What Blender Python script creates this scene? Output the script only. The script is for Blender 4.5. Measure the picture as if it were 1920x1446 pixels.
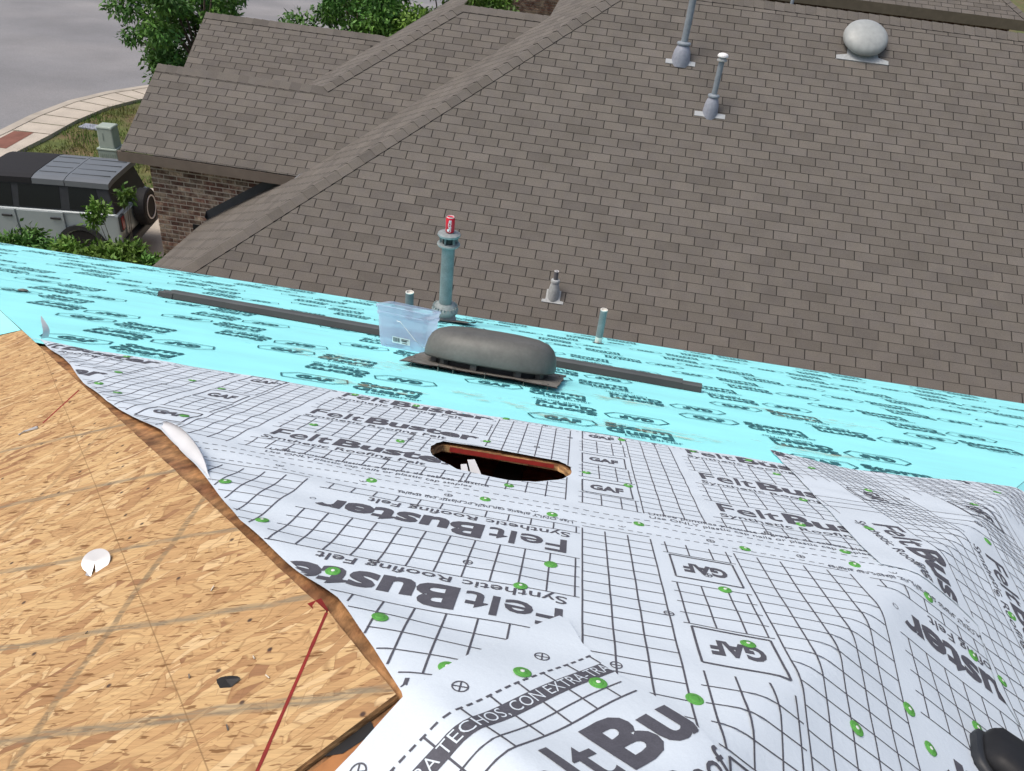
import bpy, bmesh, math, random
import numpy as np
from mathutils import Vector, Matrix, noise
from mathutils.geometry import delaunay_2d_cdt

for o in list(bpy.data.objects): bpy.data.objects.remove(o)
S = bpy.context.scene
C = S.collection
R = random.Random(7)
ZO = 8.0                      # height of the camera above the street-level ground

# ------------------------------------------------------------------ camera, sky, sun
cam = bpy.data.cameras.new('camera'); camo = bpy.data.objects.new('camera', cam); C.objects.link(camo)
cam.sensor_width = 36; cam.sensor_fit = 'HORIZONTAL'; cam.lens = 1450/1920*36
cam.clip_start = 0.02; cam.clip_end = 600
AX = ((0.984896, 0.160162, -0.065785), (0.142983, -0.538055, 0.830694), (0.09765, -0.827553, -0.552829))
m3 = Matrix([[AX[i][0], -AX[i][1], -AX[i][2]] for i in range(3)])
camo.matrix_world = Matrix.Translation((0, 0, ZO)) @ m3.to_4x4()
S.camera = camo
S.render.resolution_x = 1024; S.render.resolution_y = 771
wd = bpy.data.worlds.new('World'); S.world = wd; wd.use_nodes = True
SUN_EL, SUN_AZ = math.radians(62), math.radians(245)     # azimuth from +Y towards +X
nt = wd.node_tree; bg = nt.nodes['Background']
sk = nt.nodes.new('ShaderNodeTexSky'); sk.sky_type = 'NISHITA'; sk.sun_disc = False
sk.sun_elevation = SUN_EL; sk.sun_rotation = SUN_AZ; sk.air_density = 1.0; sk.dust_density = 6.0; sk.ozone_density = 1.0
nt.links.new(sk.outputs[0], bg.inputs[0]); bg.inputs[1].default_value = 0.15
sl = bpy.data.lights.new('sun', 'SUN'); sl.energy = 1.15; sl.angle = math.radians(18); sl.color = (1.0, 0.97, 0.92)
so = bpy.data.objects.new('sun', sl); C.objects.link(so)
sd = Vector((math.sin(SUN_AZ)*math.cos(SUN_EL), math.cos(SUN_AZ)*math.cos(SUN_EL), math.sin(SUN_EL)))
so.rotation_euler = sd.to_track_quat('Z', 'Y').to_euler(); so.location = (0, 0, 40)
S.view_settings.view_transform = 'Standard'; S.view_settings.look = 'None'
S.view_settings.exposure = 0.13; S.view_settings.gamma = 1.0
S.render.engine = 'CYCLES'

# ------------------------------------------------------------------ helpers
def V(*a): return Vector(a)
def project(p):
    c = [sum(AX[i][k]*p[i] for i in range(3)) for k in range(3)]
    return (960+1450*c[0]/c[2], 723+1450*c[1]/c[2], c[2])

class MB:
    def __init__(s): s.v = []; s.f = []; s.t = []
    def face(s, pts, tone=1.0):
        b = len(s.v); s.v += [tuple(p) for p in pts]; s.f.append(tuple(range(b, b+len(pts)))); s.t.append(tone)
    def mesh(s, vs, fs, tone=1.0):
        b = len(s.v); s.v += [tuple(p) for p in vs]
        for f in fs: s.f.append(tuple(i+b for i in f)); s.t.append(tone)
    def box(s, c, sz, M=None, tone=1.0, taper=1.0):
        hx, hy, hz = sz[0]/2, sz[1]/2, sz[2]/2
        P = []
        for z in (-1, 1):
            k = taper if z > 0 else 1
            for x, y in ((-1, -1), (1, -1), (1, 1), (-1, 1)):
                p = Vector((x*hx*k, y*hy*k, z*hz))
                if M: p = M @ p
                P.append(p+Vector(c))
        s.mesh(P, [(3, 2, 1, 0), (4, 5, 6, 7), (0, 1, 5, 4), (1, 2, 6, 5), (2, 3, 7, 6), (3, 0, 4, 7)], tone)
    def lathe(s, prof, n=24, M=None, tone=1.0, cap=True):
        b = len(s.v)
        for r, z in prof:
            for i in range(n):
                a = 2*math.pi*i/n; p = Vector((r*math.cos(a), r*math.sin(a), z))
                s.v.append(tuple(M @ p if M else p))
        for k in range(len(prof)-1):
            for i in range(n):
                j = (i+1) % n
                s.f.append((b+k*n+i, b+k*n+j, b+(k+1)*n+j, b+(k+1)*n+i)); s.t.append(tone)
        if cap:
            s.f.append(tuple(b+i for i in range(n))[::-1]); s.t.append(tone)
            s.f.append(tuple(b+(len(prof)-1)*n+i for i in range(n))); s.t.append(tone)
    def tube(s, pts, rad, n=8, tone=1.0):
        pts = [Vector(p) for p in pts]; b = len(s.v)
        for k, p in enumerate(pts):
            d = (pts[min(k+1, len(pts)-1)]-pts[max(k-1, 0)]).normalized()
            a = d.orthogonal().normalized(); c = d.cross(a); r = rad[k] if isinstance(rad, (list, tuple)) else rad
            for i in range(n):
                t = 2*math.pi*i/n; s.v.append(tuple(p+a*math.cos(t)*r+c*math.sin(t)*r))
        for k in range(len(pts)-1):
            for i in range(n):
                j = (i+1) % n
                s.f.append((b+k*n+i, b+k*n+j, b+(k+1)*n+j, b+(k+1)*n+i)); s.t.append(tone)
        s.f.append(tuple(b+i for i in range(n))[::-1]); s.t.append(tone)
        e = b+(len(pts)-1)*n; s.f.append(tuple(e+i for i in range(n))); s.t.append(tone)
    def data(s, name, mat, smooth=False, dz=0.0):
        me = bpy.data.meshes.new(name)
        me.from_pydata([(a, b, c+dz) for a, b, c in s.v], [], s.f)
        at = me.attributes.new('tone', 'FLOAT', 'FACE'); at.data.foreach_set('value', s.t)
        if mat: me.materials.append(mat)
        if smooth:
            bm = bmesh.new(); bm.from_mesh(me); bmesh.ops.remove_doubles(bm, verts=bm.verts, dist=2e-5); bm.to_mesh(me); bm.free()
            me.polygons.foreach_set('use_smooth', [True]*len(me.polygons)); me.set_sharp_from_angle(angle=math.radians(48))
        me.update(); return me
    def build(s, name, mat, parent=None, world=True, smooth=False, kind=None, label=None):
        o = bpy.data.objects.new(name, s.data(name, mat, smooth, ZO if world else 0)); C.objects.link(o)
        if parent: attach(o, parent, world)
        if kind: o['kind'] = kind
        if label: o['label'] = label
        return o

def attach(o, parent, world=True):
    o.parent = parent
    if world: o.matrix_parent_inverse = world_of(parent).inverted()
def world_of(o):
    m = o.matrix_basis.copy()
    if o.parent: m = world_of(o.parent) @ o.matrix_parent_inverse @ m
    return m
def tag(o, label, cat, group=None):
    o['label'] = label; o['category'] = cat
    if group: o['group'] = group
    return o
def thing(name, loc, label, cat, group=None, rz=0.0, M=None):
    o = bpy.data.objects.new(name, None); C.objects.link(o)
    if M is not None: o.matrix_basis = Matrix.Translation((0, 0, ZO)) @ M
    else: o.location = (loc[0], loc[1], loc[2]+ZO); o.rotation_euler = (0, 0, rz)
    o.empty_display_size = 0.1
    return tag(o, label, cat, group)
def place(name, me, parent, M):          # a part that shares its mesh; M is its world matrix without the height offset
    o = bpy.data.objects.new(name, me); C.objects.link(o); o.parent = parent
    o.matrix_parent_inverse = world_of(parent).inverted(); o.matrix_basis = Matrix.Translation((0, 0, ZO)) @ M
    return o
def struct(o): o['kind'] = 'structure'; return o
def frame_matrix(o, x, y, z): return Matrix(((x[0], y[0], z[0], o[0]), (x[1], y[1], z[1], o[1]), (x[2], y[2], z[2], o[2]), (0, 0, 0, 1)))
def bevel(o, w, seg=2):
    md = o.modifiers.new('bevel', 'BEVEL'); md.width = w; md.segments = seg; md.limit_method = 'ANGLE'; md.angle_limit = 0.6
    return o

# ------------------------------------------------------------------ materials
def mat(name, base, rough=0.7, var=0.15, scale=18.0, bump=0.0, bscale=60.0, metal=0.0, spec=0.4, alt=None, altscale=3.0, fine=0.0, fscale=300.0, stretch=None):
    m = bpy.data.materials.new(name); m.use_nodes = True; t = m.node_tree; N = t.nodes; L = t.links
    b = N['Principled BSDF']; b.inputs['Roughness'].default_value = rough; b.inputs['Metallic'].default_value = metal
    b.inputs['Specular IOR Level'].default_value = spec
    g = N.new('ShaderNodeNewGeometry'); co = g.outputs['Position']
    if stretch:
        vm = N.new('ShaderNodeVectorMath'); vm.operation = 'MULTIPLY'; L.new(co, vm.inputs[0]); vm.inputs[1].default_value = stretch; co = vm.outputs[0]
    n = N.new('ShaderNodeTexNoise'); n.inputs['Scale'].default_value = scale; n.inputs['Detail'].default_value = 5; L.new(co, n.inputs['Vector'])
    a = N.new('ShaderNodeAttribute'); a.attribute_name = 'tone'
    mr = N.new('ShaderNodeMapRange'); mr.inputs[1].default_value = 0.3; mr.inputs[2].default_value = 0.7
    mr.inputs[3].default_value = 1-var; mr.inputs[4].default_value = 1+var; L.new(n.outputs[0], mr.inputs[0])
    mu = N.new('ShaderNodeMath'); mu.operation = 'MULTIPLY'; L.new(a.outputs['Fac'], mu.inputs[0]); L.new(mr.outputs[0], mu.inputs[1])
    val = mu.outputs[0]
    if fine:
        n3 = N.new('ShaderNodeTexNoise'); n3.inputs['Scale'].default_value = fscale; n3.inputs['Detail'].default_value = 2; L.new(co, n3.inputs['Vector'])
        m4 = N.new('ShaderNodeMapRange'); m4.inputs[1].default_value = 0.3; m4.inputs[2].default_value = 0.7; m4.inputs[3].default_value = 1-fine; m4.inputs[4].default_value = 1+fine
        L.new(n3.outputs[0], m4.inputs[0]); m5 = N.new('ShaderNodeMath'); m5.operation = 'MULTIPLY'; L.new(val, m5.inputs[0]); L.new(m4.outputs[0], m5.inputs[1]); val = m5.outputs[0]
    vs = N.new('ShaderNodeVectorMath'); vs.operation = 'SCALE'; L.new(val, vs.inputs['Scale'])
    if alt:
        n2 = N.new('ShaderNodeTexNoise'); n2.inputs['Scale'].default_value = altscale; n2.inputs['Detail'].default_value = 4; L.new(co, n2.inputs['Vector'])
        cr = N.new('ShaderNodeValToRGB'); cr.color_ramp.elements[0].position = 0.42; cr.color_ramp.elements[1].position = 0.62
        cr.color_ramp.elements[0].color = (*base, 1); cr.color_ramp.elements[1].color = (*alt, 1); L.new(n2.outputs[0], cr.inputs[0]); L.new(cr.outputs[0], vs.inputs[0])
    else: vs.inputs[0].default_value = base
    L.new(vs.outputs[0], b.inputs['Base Color'])
    if bump:
        nb = N.new('ShaderNodeTexNoise'); nb.inputs['Scale'].default_value = bscale; nb.inputs['Detail'].default_value = 4; L.new(co, nb.inputs['Vector'])
        bp = N.new('ShaderNodeBump'); bp.inputs['Strength'].default_value = bump; bp.inputs['Distance'].default_value = 0.004
        L.new(nb.outputs[0], bp.inputs['Height']); L.new(bp.outputs[0], b.inputs['Normal'])
    return m

MT = {}
MT['shingle'] = mat('shingle', (0.137, 0.124, 0.107), 0.9, 0.08, 3.0, 0.5, 260, spec=0.25, alt=(0.134, 0.122, 0.109), altscale=5, fine=0.26, fscale=170)
MT['underlay_shade'] = mat('underlay_shade', (0.030, 0.027, 0.024), 0.95, 0.2, 20)  # dark felt deck; between tabs its colour stands in for shaded shingle below
MT['brick'] = mat('brick', (0.150, 0.078, 0.057), 0.9, 0.40, 30, 0.6, 90, alt=(0.33, 0.26, 0.19), altscale=6.5)
MT['mortar'] = mat('mortar', (0.52, 0.46, 0.38), 0.95, 0.12, 30, 0.4, 120)
MT['fascia'] = mat('fascia', (0.150, 0.122, 0.098), 0.7, 0.1, 6)
MT['fascia2'] = mat('fascia2', (0.115, 0.098, 0.066), 0.7, 0.12, 6)
MT['slate_metal'] = mat('slate_metal', (0.052, 0.058, 0.064), 0.5, 0.12, 8)
MT['white_metal'] = mat('white_metal', (0.38, 0.40, 0.41), 0.45, 0.08, 10)
MT['pipe_grey'] = mat('pipe_grey', (0.235, 0.270, 0.300), 0.5, 0.1, 25)
MT['boot_grey'] = mat('boot_grey', (0.29, 0.31, 0.36), 0.45, 0.1, 25)
MT['lead'] = mat('lead', (0.37, 0.39, 0.39), 0.5, 0.15, 30)
MT['dome'] = mat('dome', (0.34, 0.36, 0.35), 0.42, 0.1, 12)
MT['pipe_green'] = mat('pipe_green', (0.185, 0.205, 0.208), 0.45, 0.14, 14, fine=0.1, fscale=90)
MT['pipe_dark'] = mat('pipe_dark', (0.130, 0.130, 0.140), 0.5, 0.12, 20)
MT['pvc'] = mat('pvc', (0.72, 0.70, 0.64), 0.5, 0.15, 40)
MT['cap_grey'] = mat('cap_grey', (0.24, 0.27, 0.27), 0.6, 0.2, 40)
MT['vent'] = mat('vent', (0.108, 0.108, 0.099), 0.48, 0.16, 9, 0.15, 40, fine=0.08, fscale=60)
MT['vent_dark'] = mat('vent_dark', (0.022, 0.022, 0.021), 0.6, 0.2, 20)
MT['vent_plate'] = mat('vent_plate', (0.150, 0.142, 0.124), 0.8, 0.3, 25, 0.3, 80)
MT['bar'] = mat('bar', (0.058, 0.062, 0.060), 0.42, 0.15, 6)
MT['nail'] = mat('nail', (0.25, 0.23, 0.2), 0.4, 0.1, 10, metal=0.8)
MT['silver'] = mat('silver', (0.42, 0.43, 0.44), 0.34, 0.06, 30, metal=0.35)
MT['red'] = mat('red', (0.62, 0.010, 0.028), 0.3, 0.05, 10)
MT['white'] = mat('white', (0.78, 0.78, 0.77), 0.5, 0.03, 10)
MT['black'] = mat('black', (0.012, 0.012, 0.013), 0.6, 0.2, 30)
MT['ink'] = mat('ink', (0.088, 0.088, 0.105), 0.75, 0.1, 60, fine=0.12, fscale=400)
MT['ink_blue'] = mat('ink_blue', (0.028, 0.150, 0.170), 0.6, 0.2, 40)
MT['cap_green'] = mat('cap_green', (0.105, 0.36, 0.065), 0.35, 0.08, 30)
MT['felt'] = mat('felt', (0.640, 0.715, 0.770), 0.62, 0.03, 5, 0.16, 90, fine=0.025, fscale=420)
MT['felt_back'] = mat('felt_back', (0.60, 0.62, 0.64), 0.7, 0.05, 9)
MT['membrane'] = mat('membrane', (0.350, 0.925, 0.945), 0.52, 0.06, 2.2, 0.35, 9, spec=0.3, stretch=(1, 2.4, 2.4))
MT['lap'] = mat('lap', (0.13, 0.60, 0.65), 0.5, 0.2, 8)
MT['deck'] = mat('deck', (0.40, 0.215, 0.092), 0.85, 0.3, 16, 0.8, 60, alt=(0.22, 0.10, 0.044), altscale=12, fine=0.4, fscale=40, stretch=(1.6, .5, 1))
MT['board_edge'] = mat('board_edge', (0.40, 0.255, 0.115), 0.9, 0.35, 40, 0.6, 120, alt=(0.20, 0.105, 0.045), altscale=25, stretch=(1, 1, 4))
MT['old_board'] = mat('old_board', (0.40, 0.175, 0.062), 0.8, 0.2, 20, 0.3, 60, alt=(0.22, 0.09, 0.035), altscale=12)
MT['attic_wood'] = mat('attic_wood', (0.50, 0.19, 0.075), 0.9, 0.3, 20)
MT['red_paint'] = mat('red_paint', (0.24, 0.016, 0.011), 0.6, 0.2, 50)
MT['concrete'] = mat('concrete', (0.46, 0.41, 0.34), 0.9, 0.12, 1.5, 0.3, 40, fine=0.1, fscale=30)
MT['kerb'] = mat('kerb', (0.40, 0.36, 0.30), 0.9, 0.15, 2, 0.3, 40)
MT['asphalt'] = mat('asphalt', (0.205, 0.205, 0.210), 0.9, 0.12, 0.35, 0.4, 60, alt=(0.25, 0.245, 0.245), altscale=0.16, fine=0.12, fscale=25)
MT['paver'] = mat('paver', (0.20, 0.085, 0.06), 0.9, 0.2, 3, 0.4, 40)
MT['soil'] = mat('soil', (0.090, 0.115, 0.030), 0.95, 0.35, 1.6, 0.6, 30, alt=(0.15, 0.11, 0.055), altscale=1.1)
MT['grass'] = mat('grass', (0.095, 0.185, 0.030), 0.8, 0.25, 1.2, alt=(0.16, 0.160, 0.045), altscale=0.8)
MT['leaf'] = mat('leaf', (0.068, 0.180, 0.034), 0.55, 0.2, 3, spec=0.35, alt=(0.105, 0.225, 0.036), altscale=1.3)
MT['leaf2'] = mat('leaf2', (0.082, 0.180, 0.024), 0.55, 0.2, 3, spec=0.35, alt=(0.13, 0.225, 0.035), altscale=1.6)
MT['bark'] = mat('bark', (0.10, 0.075, 0.055), 0.9, 0.3, 12, 0.6, 30)
MT['car_paint'] = mat('car_paint', (0.330, 0.385, 0.395), 0.28, 0.04, 3, spec=0.5)
MT['car_roof'] = mat('car_roof', (0.135, 0.150, 0.162), 0.38, 0.05, 3)
MT['soft_top'] = mat('soft_top', (0.014, 0.014, 0.016), 0.85, 0.2, 60, 0.2, 200)
MT['car_trim'] = mat('car_trim', (0.024, 0.027, 0.031), 0.5, 0.15, 10)
MT['car_glass'] = mat('car_glass', (0.006, 0.008, 0.008), 0.08, 0.1, 3, spec=0.3)
MT['tyre'] = mat('tyre', (0.012, 0.012, 0.013), 0.75, 0.2, 40)
MT['tail_red'] = mat('tail_red', (0.22, 0.012, 0.015), 0.2, 0.1, 20)
MT['pedestal'] = mat('pedestal', (0.33, 0.39, 0.34), 0.6, 0.06, 8)
MT['tin'] = mat('tin', (0.6, 0.6, 0.6), 0.3, 0.05, 30, metal=0.8)

def plastic_mat():
    m = bpy.data.materials.new('clear_plastic'); m.use_nodes = True; t = m.node_tree; N = t.nodes; L = t.links
    out = N['Material Output']; N.remove(N['Principled BSDF'])
    tr = N.new('ShaderNodeBsdfTransparent'); tr.inputs[0].default_value = (0.93, 0.93, 0.97, 1)
    tl = N.new('ShaderNodeBsdfTranslucent'); tl.inputs[0].default_value = (0.80, 0.82, 0.95, 1)
    df = N.new('ShaderNodeBsdfPrincipled'); df.inputs['Base Color'].default_value = (0.76, 0.79, 0.93, 1); df.inputs['Roughness'].default_value = 0.3
    a = N.new('ShaderNodeMixShader'); a.inputs[0].default_value = 0.5; L.new(tl.outputs[0], a.inputs[1]); L.new(df.outputs[0], a.inputs[2])
    b = N.new('ShaderNodeMixShader'); b.inputs[0].default_value = 0.62; L.new(tr.outputs[0], b.inputs[1]); L.new(a.outputs[0], b.inputs[2])
    L.new(b.outputs[0], out.inputs[0]); return m
MT['plastic'] = plastic_mat()

def osb_mat():
    m = bpy.data.materials.new('osb'); m.use_nodes = True; t = m.node_tree; N = t.nodes; L = t.links
    b = N['Principled BSDF']; b.inputs['Roughness'].default_value = 0.8; b.inputs['Specular IOR Level'].default_value = 0.2
    g = N.new('ShaderNodeNewGeometry'); co = g.outputs['Position']
    sx = N.new('ShaderNodeSeparateXYZ'); L.new(co, sx.inputs[0])
    def mathn(op, a, c=None, clamp=False):
        n = N.new('ShaderNodeMath'); n.operation = op; n.use_clamp = clamp
        for i, v in enumerate((a, c)):
            if v is None: continue
            if isinstance(v, (int, float)): n.inputs[i].default_value = v
            else: L.new(v, n.inputs[i])
        return n.outputs[0]
    def rng(v, a, c, d, e):
        n = N.new('ShaderNodeMapRange'); L.new(v, n.inputs[0])
        for i, k in enumerate((a, c, d, e)): n.inputs[i+1].default_value = k
        return n.outputs[0]
    def mix(f, a, c, bl='MIX'):
        n = N.new('ShaderNodeMix'); n.data_type = 'RGBA'; n.blend_type = bl
        for i, v in ((0, f), (6, a), (7, c)):
            if isinstance(v, (int, float)): n.inputs[i].default_value = v
            elif isinstance(v, tuple): n.inputs[i].default_value = (*v, 1)
            else: L.new(v, n.inputs[i])
        return n.outputs[2]
    wob = N.new('ShaderNodeTexNoise'); wob.inputs['Scale'].default_value = 9; wob.inputs['Detail'].default_value = 3; L.new(co, wob.inputs['Vector'])
    col = None; hgt = None
    lay = [(-0.80, 9, 26), (-0.40, 9, 34), (-1.20, 8, 28), (0.55, 9, 30), (-0.15, 10, 38), (-1.0, 10, 36), (1.25, 10, 36), (-0.62, 12, 52), (-1.6, 11, 44), (0.05, 12, 50), (-0.88, 14, 70), (-0.5, 16, 84)]
    for k, (ang, a, c) in enumerate(lay):
        mp = N.new('ShaderNodeMapping'); mp.vector_type = 'POINT'; mp.inputs['Rotation'].default_value = (0, 0, ang)
        mp.inputs['Location'].default_value = (k*1.7, k*0.9, 0); L.new(co, mp.inputs[0])
        sc = N.new('ShaderNodeVectorMath'); sc.operation = 'MULTIPLY'; sc.inputs[1].default_value = (a, c, 0.001); L.new(mp.outputs[0], sc.inputs[0])
        ad = N.new('ShaderNodeVectorMath'); ad.operation = 'MULTIPLY_ADD'; L.new(wob.outputs['Color'], ad.inputs[0]); ad.inputs[1].default_value = (1.1, 2.2, 0); L.new(sc.outputs[0], ad.inputs[2])
        vo = N.new('ShaderNodeTexVoronoi'); vo.inputs['Scale'].default_value = 1; vo.voronoi_dimensions = '2D'; vo.inputs['Randomness'].default_value = 0.95
        L.new(ad.outputs[0], vo.inputs['Vector'])
        sp = N.new('ShaderNodeSeparateColor'); L.new(vo.outputs['Color'], sp.inputs[0])
        cr = N.new('ShaderNodeValToRGB'); e = cr.color_ramp.elements
        e[0].position = 0; e[0].color = (0.290, 0.155, 0.078, 1); e[1].position = 1; e[1].color = (0.626, 0.449, 0.243, 1)
        for ps, cl in ((0.06, (0.37, 0.212, 0.100)), (0.18, (0.465, 0.288, 0.135)), (0.55, (0.525, 0.342, 0.163)), (0.85, (0.565, 0.385, 0.188))):
            q = e.new(ps); q.color = (*cl, 1)
        L.new(sp.outputs[0], cr.inputs[0])
        if col is None: col = cr.outputs[0]; hgt = sp.outputs[1]
        else:
            mask = rng(sp.outputs[2], 0.66, 0.69, 0, 1)
            if k >= 3:
                ve = N.new('ShaderNodeTexVoronoi'); ve.feature = 'DISTANCE_TO_EDGE'; ve.voronoi_dimensions = '2D'; ve.inputs['Scale'].default_value = 1; ve.inputs['Randomness'].default_value = 0.95; L.new(ad.outputs[0], ve.inputs['Vector'])
                ed = rng(ve.outputs['Distance'], 0.015, 0.075, 0.50, 0)
                flake = mix(ed, cr.outputs[0], (0.24, 0.125, 0.055))
            else: flake = cr.outputs[0]
            col = mix(mask, col, flake); hm = N.new('ShaderNodeMix'); L.new(mask, hm.inputs[0]); L.new(hgt, hm.inputs[2]); L.new(sp.outputs[1], hm.inputs[3]); hgt = hm.outputs[0]
    # grain along the strands
    gr = N.new('ShaderNodeMapping'); gr.inputs['Rotation'].default_value = (0, 0, -0.78); gr.inputs['Scale'].default_value = (16, 230, 1); L.new(co, gr.inputs[0])
    gn = N.new('ShaderNodeTexNoise'); gn.inputs['Scale'].default_value = 1; gn.inputs['Detail'].default_value = 4; L.new(gr.outputs[0], gn.inputs['Vector'])
    grf = rng(gn.outputs[0], 0.3, 0.7, 0.86, 1.10)
    vs = N.new('ShaderNodeVectorMath'); vs.operation = 'SCALE'; L.new(col, vs.inputs[0]); L.new(grf, vs.inputs['Scale']); col = vs.outputs[0]
    dark = N.new('ShaderNodeMapping'); dark.inputs['Rotation'].default_value = (0, 0, -0.72); dark.inputs['Scale'].default_value = (24, 150, 1); L.new(co, dark.inputs[0])
    dn = N.new('ShaderNodeTexNoise'); dn.inputs['Scale'].default_value = 1; dn.inputs['Detail'].default_value = 2; L.new(dark.outputs[0], dn.inputs['Vector'])
    col = mix(rng(dn.outputs[0], 0.63, 0.67, 0, 0.85), col, (0.16, 0.075, 0.028))
    dk2 = N.new('ShaderNodeMapping'); dk2.inputs['Rotation'].default_value = (0, 0, 0.35); dk2.inputs['Scale'].default_value = (34, 170, 1); L.new(co, dk2.inputs[0])
    dn2 = N.new('ShaderNodeTexNoise'); dn2.inputs['Scale'].default_value = 1; dn2.inputs['Detail'].default_value = 2; L.new(dk2.outputs[0], dn2.inputs['Vector'])
    col = mix(rng(dn2.outputs[0], 0.64, 0.68, 0, 0.75), col, (0.20, 0.10, 0.045))
    # old nail and tar specks
    vp = N.new('ShaderNodeTexVoronoi'); vp.voronoi_dimensions = '2D'; vp.inputs['Scale'].default_value = 17; L.new(co, vp.inputs['Vector'])
    sp2 = N.new('ShaderNodeSeparateColor'); L.new(vp.outputs['Color'], sp2.inputs[0])
    spot = mathn('MULTIPLY', rng(vp.outputs['Distance'], 0.04, 0.085, 1, 0), rng(sp2.outputs[0], 0.72, 0.73, 0, 1))
    col = mix(mathn('MULTIPLY', spot, 0.9), col, (0.045, 0.028, 0.028))
    # chalk / tar course lines across the boards
    wn = rng(wob.outputs[0], 0.3, 0.7, -0.0045, 0.0045)
    fade = rng(gn.outputs[0], 0.38, 0.6, 0.25, 0.85)
    def line(coord, at, w, colr, k=1.0):
        nonlocal col
        d = mathn('ABSOLUTE', mathn('ADD', mathn('SUBTRACT', coord, at), wn))
        f = mathn('MULTIPLY', rng(d, w*0.55, w, k, 0), fade)
        col = mix(f, col, colr)
    xs, ys = sx.outputs[0], sx.outputs[1]
    skew = mathn('MULTIPLY', xs, -0.09)
    yk = mathn('ADD', ys, skew)
    for at, w in ((0.795, 0.0085), (1.005, 0.0075), (0.605, 0.010), (1.25, 0.008), (1.52, 0.008)): line(yk, at, w, (0.22, 0.185, 0.125))
    line(xs, -0.665, 0.008, (0.20, 0.15, 0.09)); line(xs, -1.12, 0.007, (0.26, 0.17, 0.09), 0.7)
    line(xs, -1.378, 0.004, (0.42, 0.09, 0.03), 0.0)
    dl = mathn('ADD', mathn('MULTIPLY', mathn('ADD', xs, 0.938), 0.737), mathn('MULTIPLY', mathn('SUBTRACT', ys, 1.119), 0.676))
    d = mathn('ABSOLUTE', mathn('ADD', dl, mathn('MULTIPLY', wn, 0.12)))
    col = mix(rng(d, 0.0004, 0.0014, 0.65, 0), col, (0.20, 0.12, 0.055))
    L.new(col, b.inputs['Base Color'])
    h2 = mathn('ADD', hgt, mathn('MULTIPLY', gn.outputs[0], 0.8))
    bp = N.new('ShaderNodeBump'); bp.inputs['Strength'].default_value = 0.8; bp.inputs['Distance'].default_value = 0.002; L.new(h2, bp.inputs['Height']); L.new(bp.outputs[0], b.inputs['Normal'])
    return m
MT['osb'] = osb_mat()

# ------------------------------------------------------------------ setting: ground, street, kerb, walk, drive
GZ = -8.0
def flat(name, pts, z, m, kind='structure', thick=0.0):
    mb = MB()
    top = [(x, y, GZ+z) for x, y in pts]
    a = sum(pts[i][0]*pts[(i+1) % len(pts)][1]-pts[(i+1) % len(pts)][0]*pts[i][1] for i in range(len(pts)))
    if a < 0: top = top[::-1]
    mb.face(top)
    if thick:
        n = len(top)
        for i in range(n):
            p, q = top[i], top[(i+1) % n]
            mb.face([(p[0], p[1], p[2]-thick), (q[0], q[1], q[2]-thick), q, p])
    o = mb.build(name, MT[m]); o['kind'] = kind; return o
flat('ground', [(-300, -300), (300, -300), (300, 300), (-300, 300)], 0, 'soil')
kerb = [(-17.2, 14.0), (-17.45, 18.5), (-17.66, 20.9), (-17.89, 22.66), (-17.9, 24.59), (-17.54, 26.16), (-16.99, 27.35), (-15.9, 29.2), (-14.2, 31.2), (-11.5, 33.4), (-7, 35.2), (0, 36)]
def offset_line(pl, d):
    out = []
    for i, p in enumerate(pl):
        a = Vector(pl[max(i-1, 0)]); c = Vector(pl[min(i+1, len(pl)-1)]); t = (c-a).normalized(); n = Vector((t.y, -t.x))
        out.append((p[0]+n.x*d, p[1]+n.y*d))
    return out
flat('road', [(-90, 14.0)]+kerb+[(0, 95), (-90, 95)], 0.012, 'asphalt')
def strip(name, pl, d0, d1, z, m, h=0.0):
    mb = MB(); a, b = offset_line(pl, d0), offset_line(pl, d1)
    for i in range(len(pl)-1):
        q = [(*a[i], GZ+z), (*b[i], GZ+z), (*b[i+1], GZ+z), (*a[i+1], GZ+z)]
        mb.face(q)
        mb.face([(*a[i], GZ), q[0], q[3], (*a[i+1], GZ)]); mb.face([q[1], (*b[i], GZ), (*b[i+1], GZ), q[2]])
    return mb.build(name, MT[m], kind='structure')
strip('kerb', kerb, 0.0, 0.28, 0.12, 'kerb')
walk = struct(strip('pavement', kerb, 0.285, 1.42, 0.105, 'concrete'))
jt = MB()                                   # recessed-looking joints between the pavement slabs: dark sand strips
ka, kb = offset_line(kerb, 0.29), offset_line(kerb, 1.41)
for i in range(2, 8):
    for f in (0.1, 0.62):
        p = Vector(ka[i]).lerp(Vector(ka[i+1]), f); q = Vector(kb[i]).lerp(Vector(kb[i+1]), f); t = (Vector(ka[i+1])-Vector(ka[i])).normalized()*0.02
        jt.face([(p.x-t.x, p.y-t.y, GZ+0.109), (q.x-t.x, q.y-t.y, GZ+0.109), (q.x+t.x, q.y+t.y, GZ+0.109), (p.x+t.x, p.y+t.y, GZ+0.109)], 0.5)
jt.build('pavement_joint', MT['soil'], walk, kind='stuff')
flat('tactile_ramp', [(-17.1, 19.6), (-17.3, 21.05), (-16.75, 21.15), (-16.5, 19.6)], 0.112, 'paver')
flat('driveway', [(-8.1, 12.6), (-8.1, 18.6), (-15.9, 18.4), (-17.3, 18.6), (-17.2, 13.2)], 0.05, 'concrete', thick=0.05)
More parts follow.
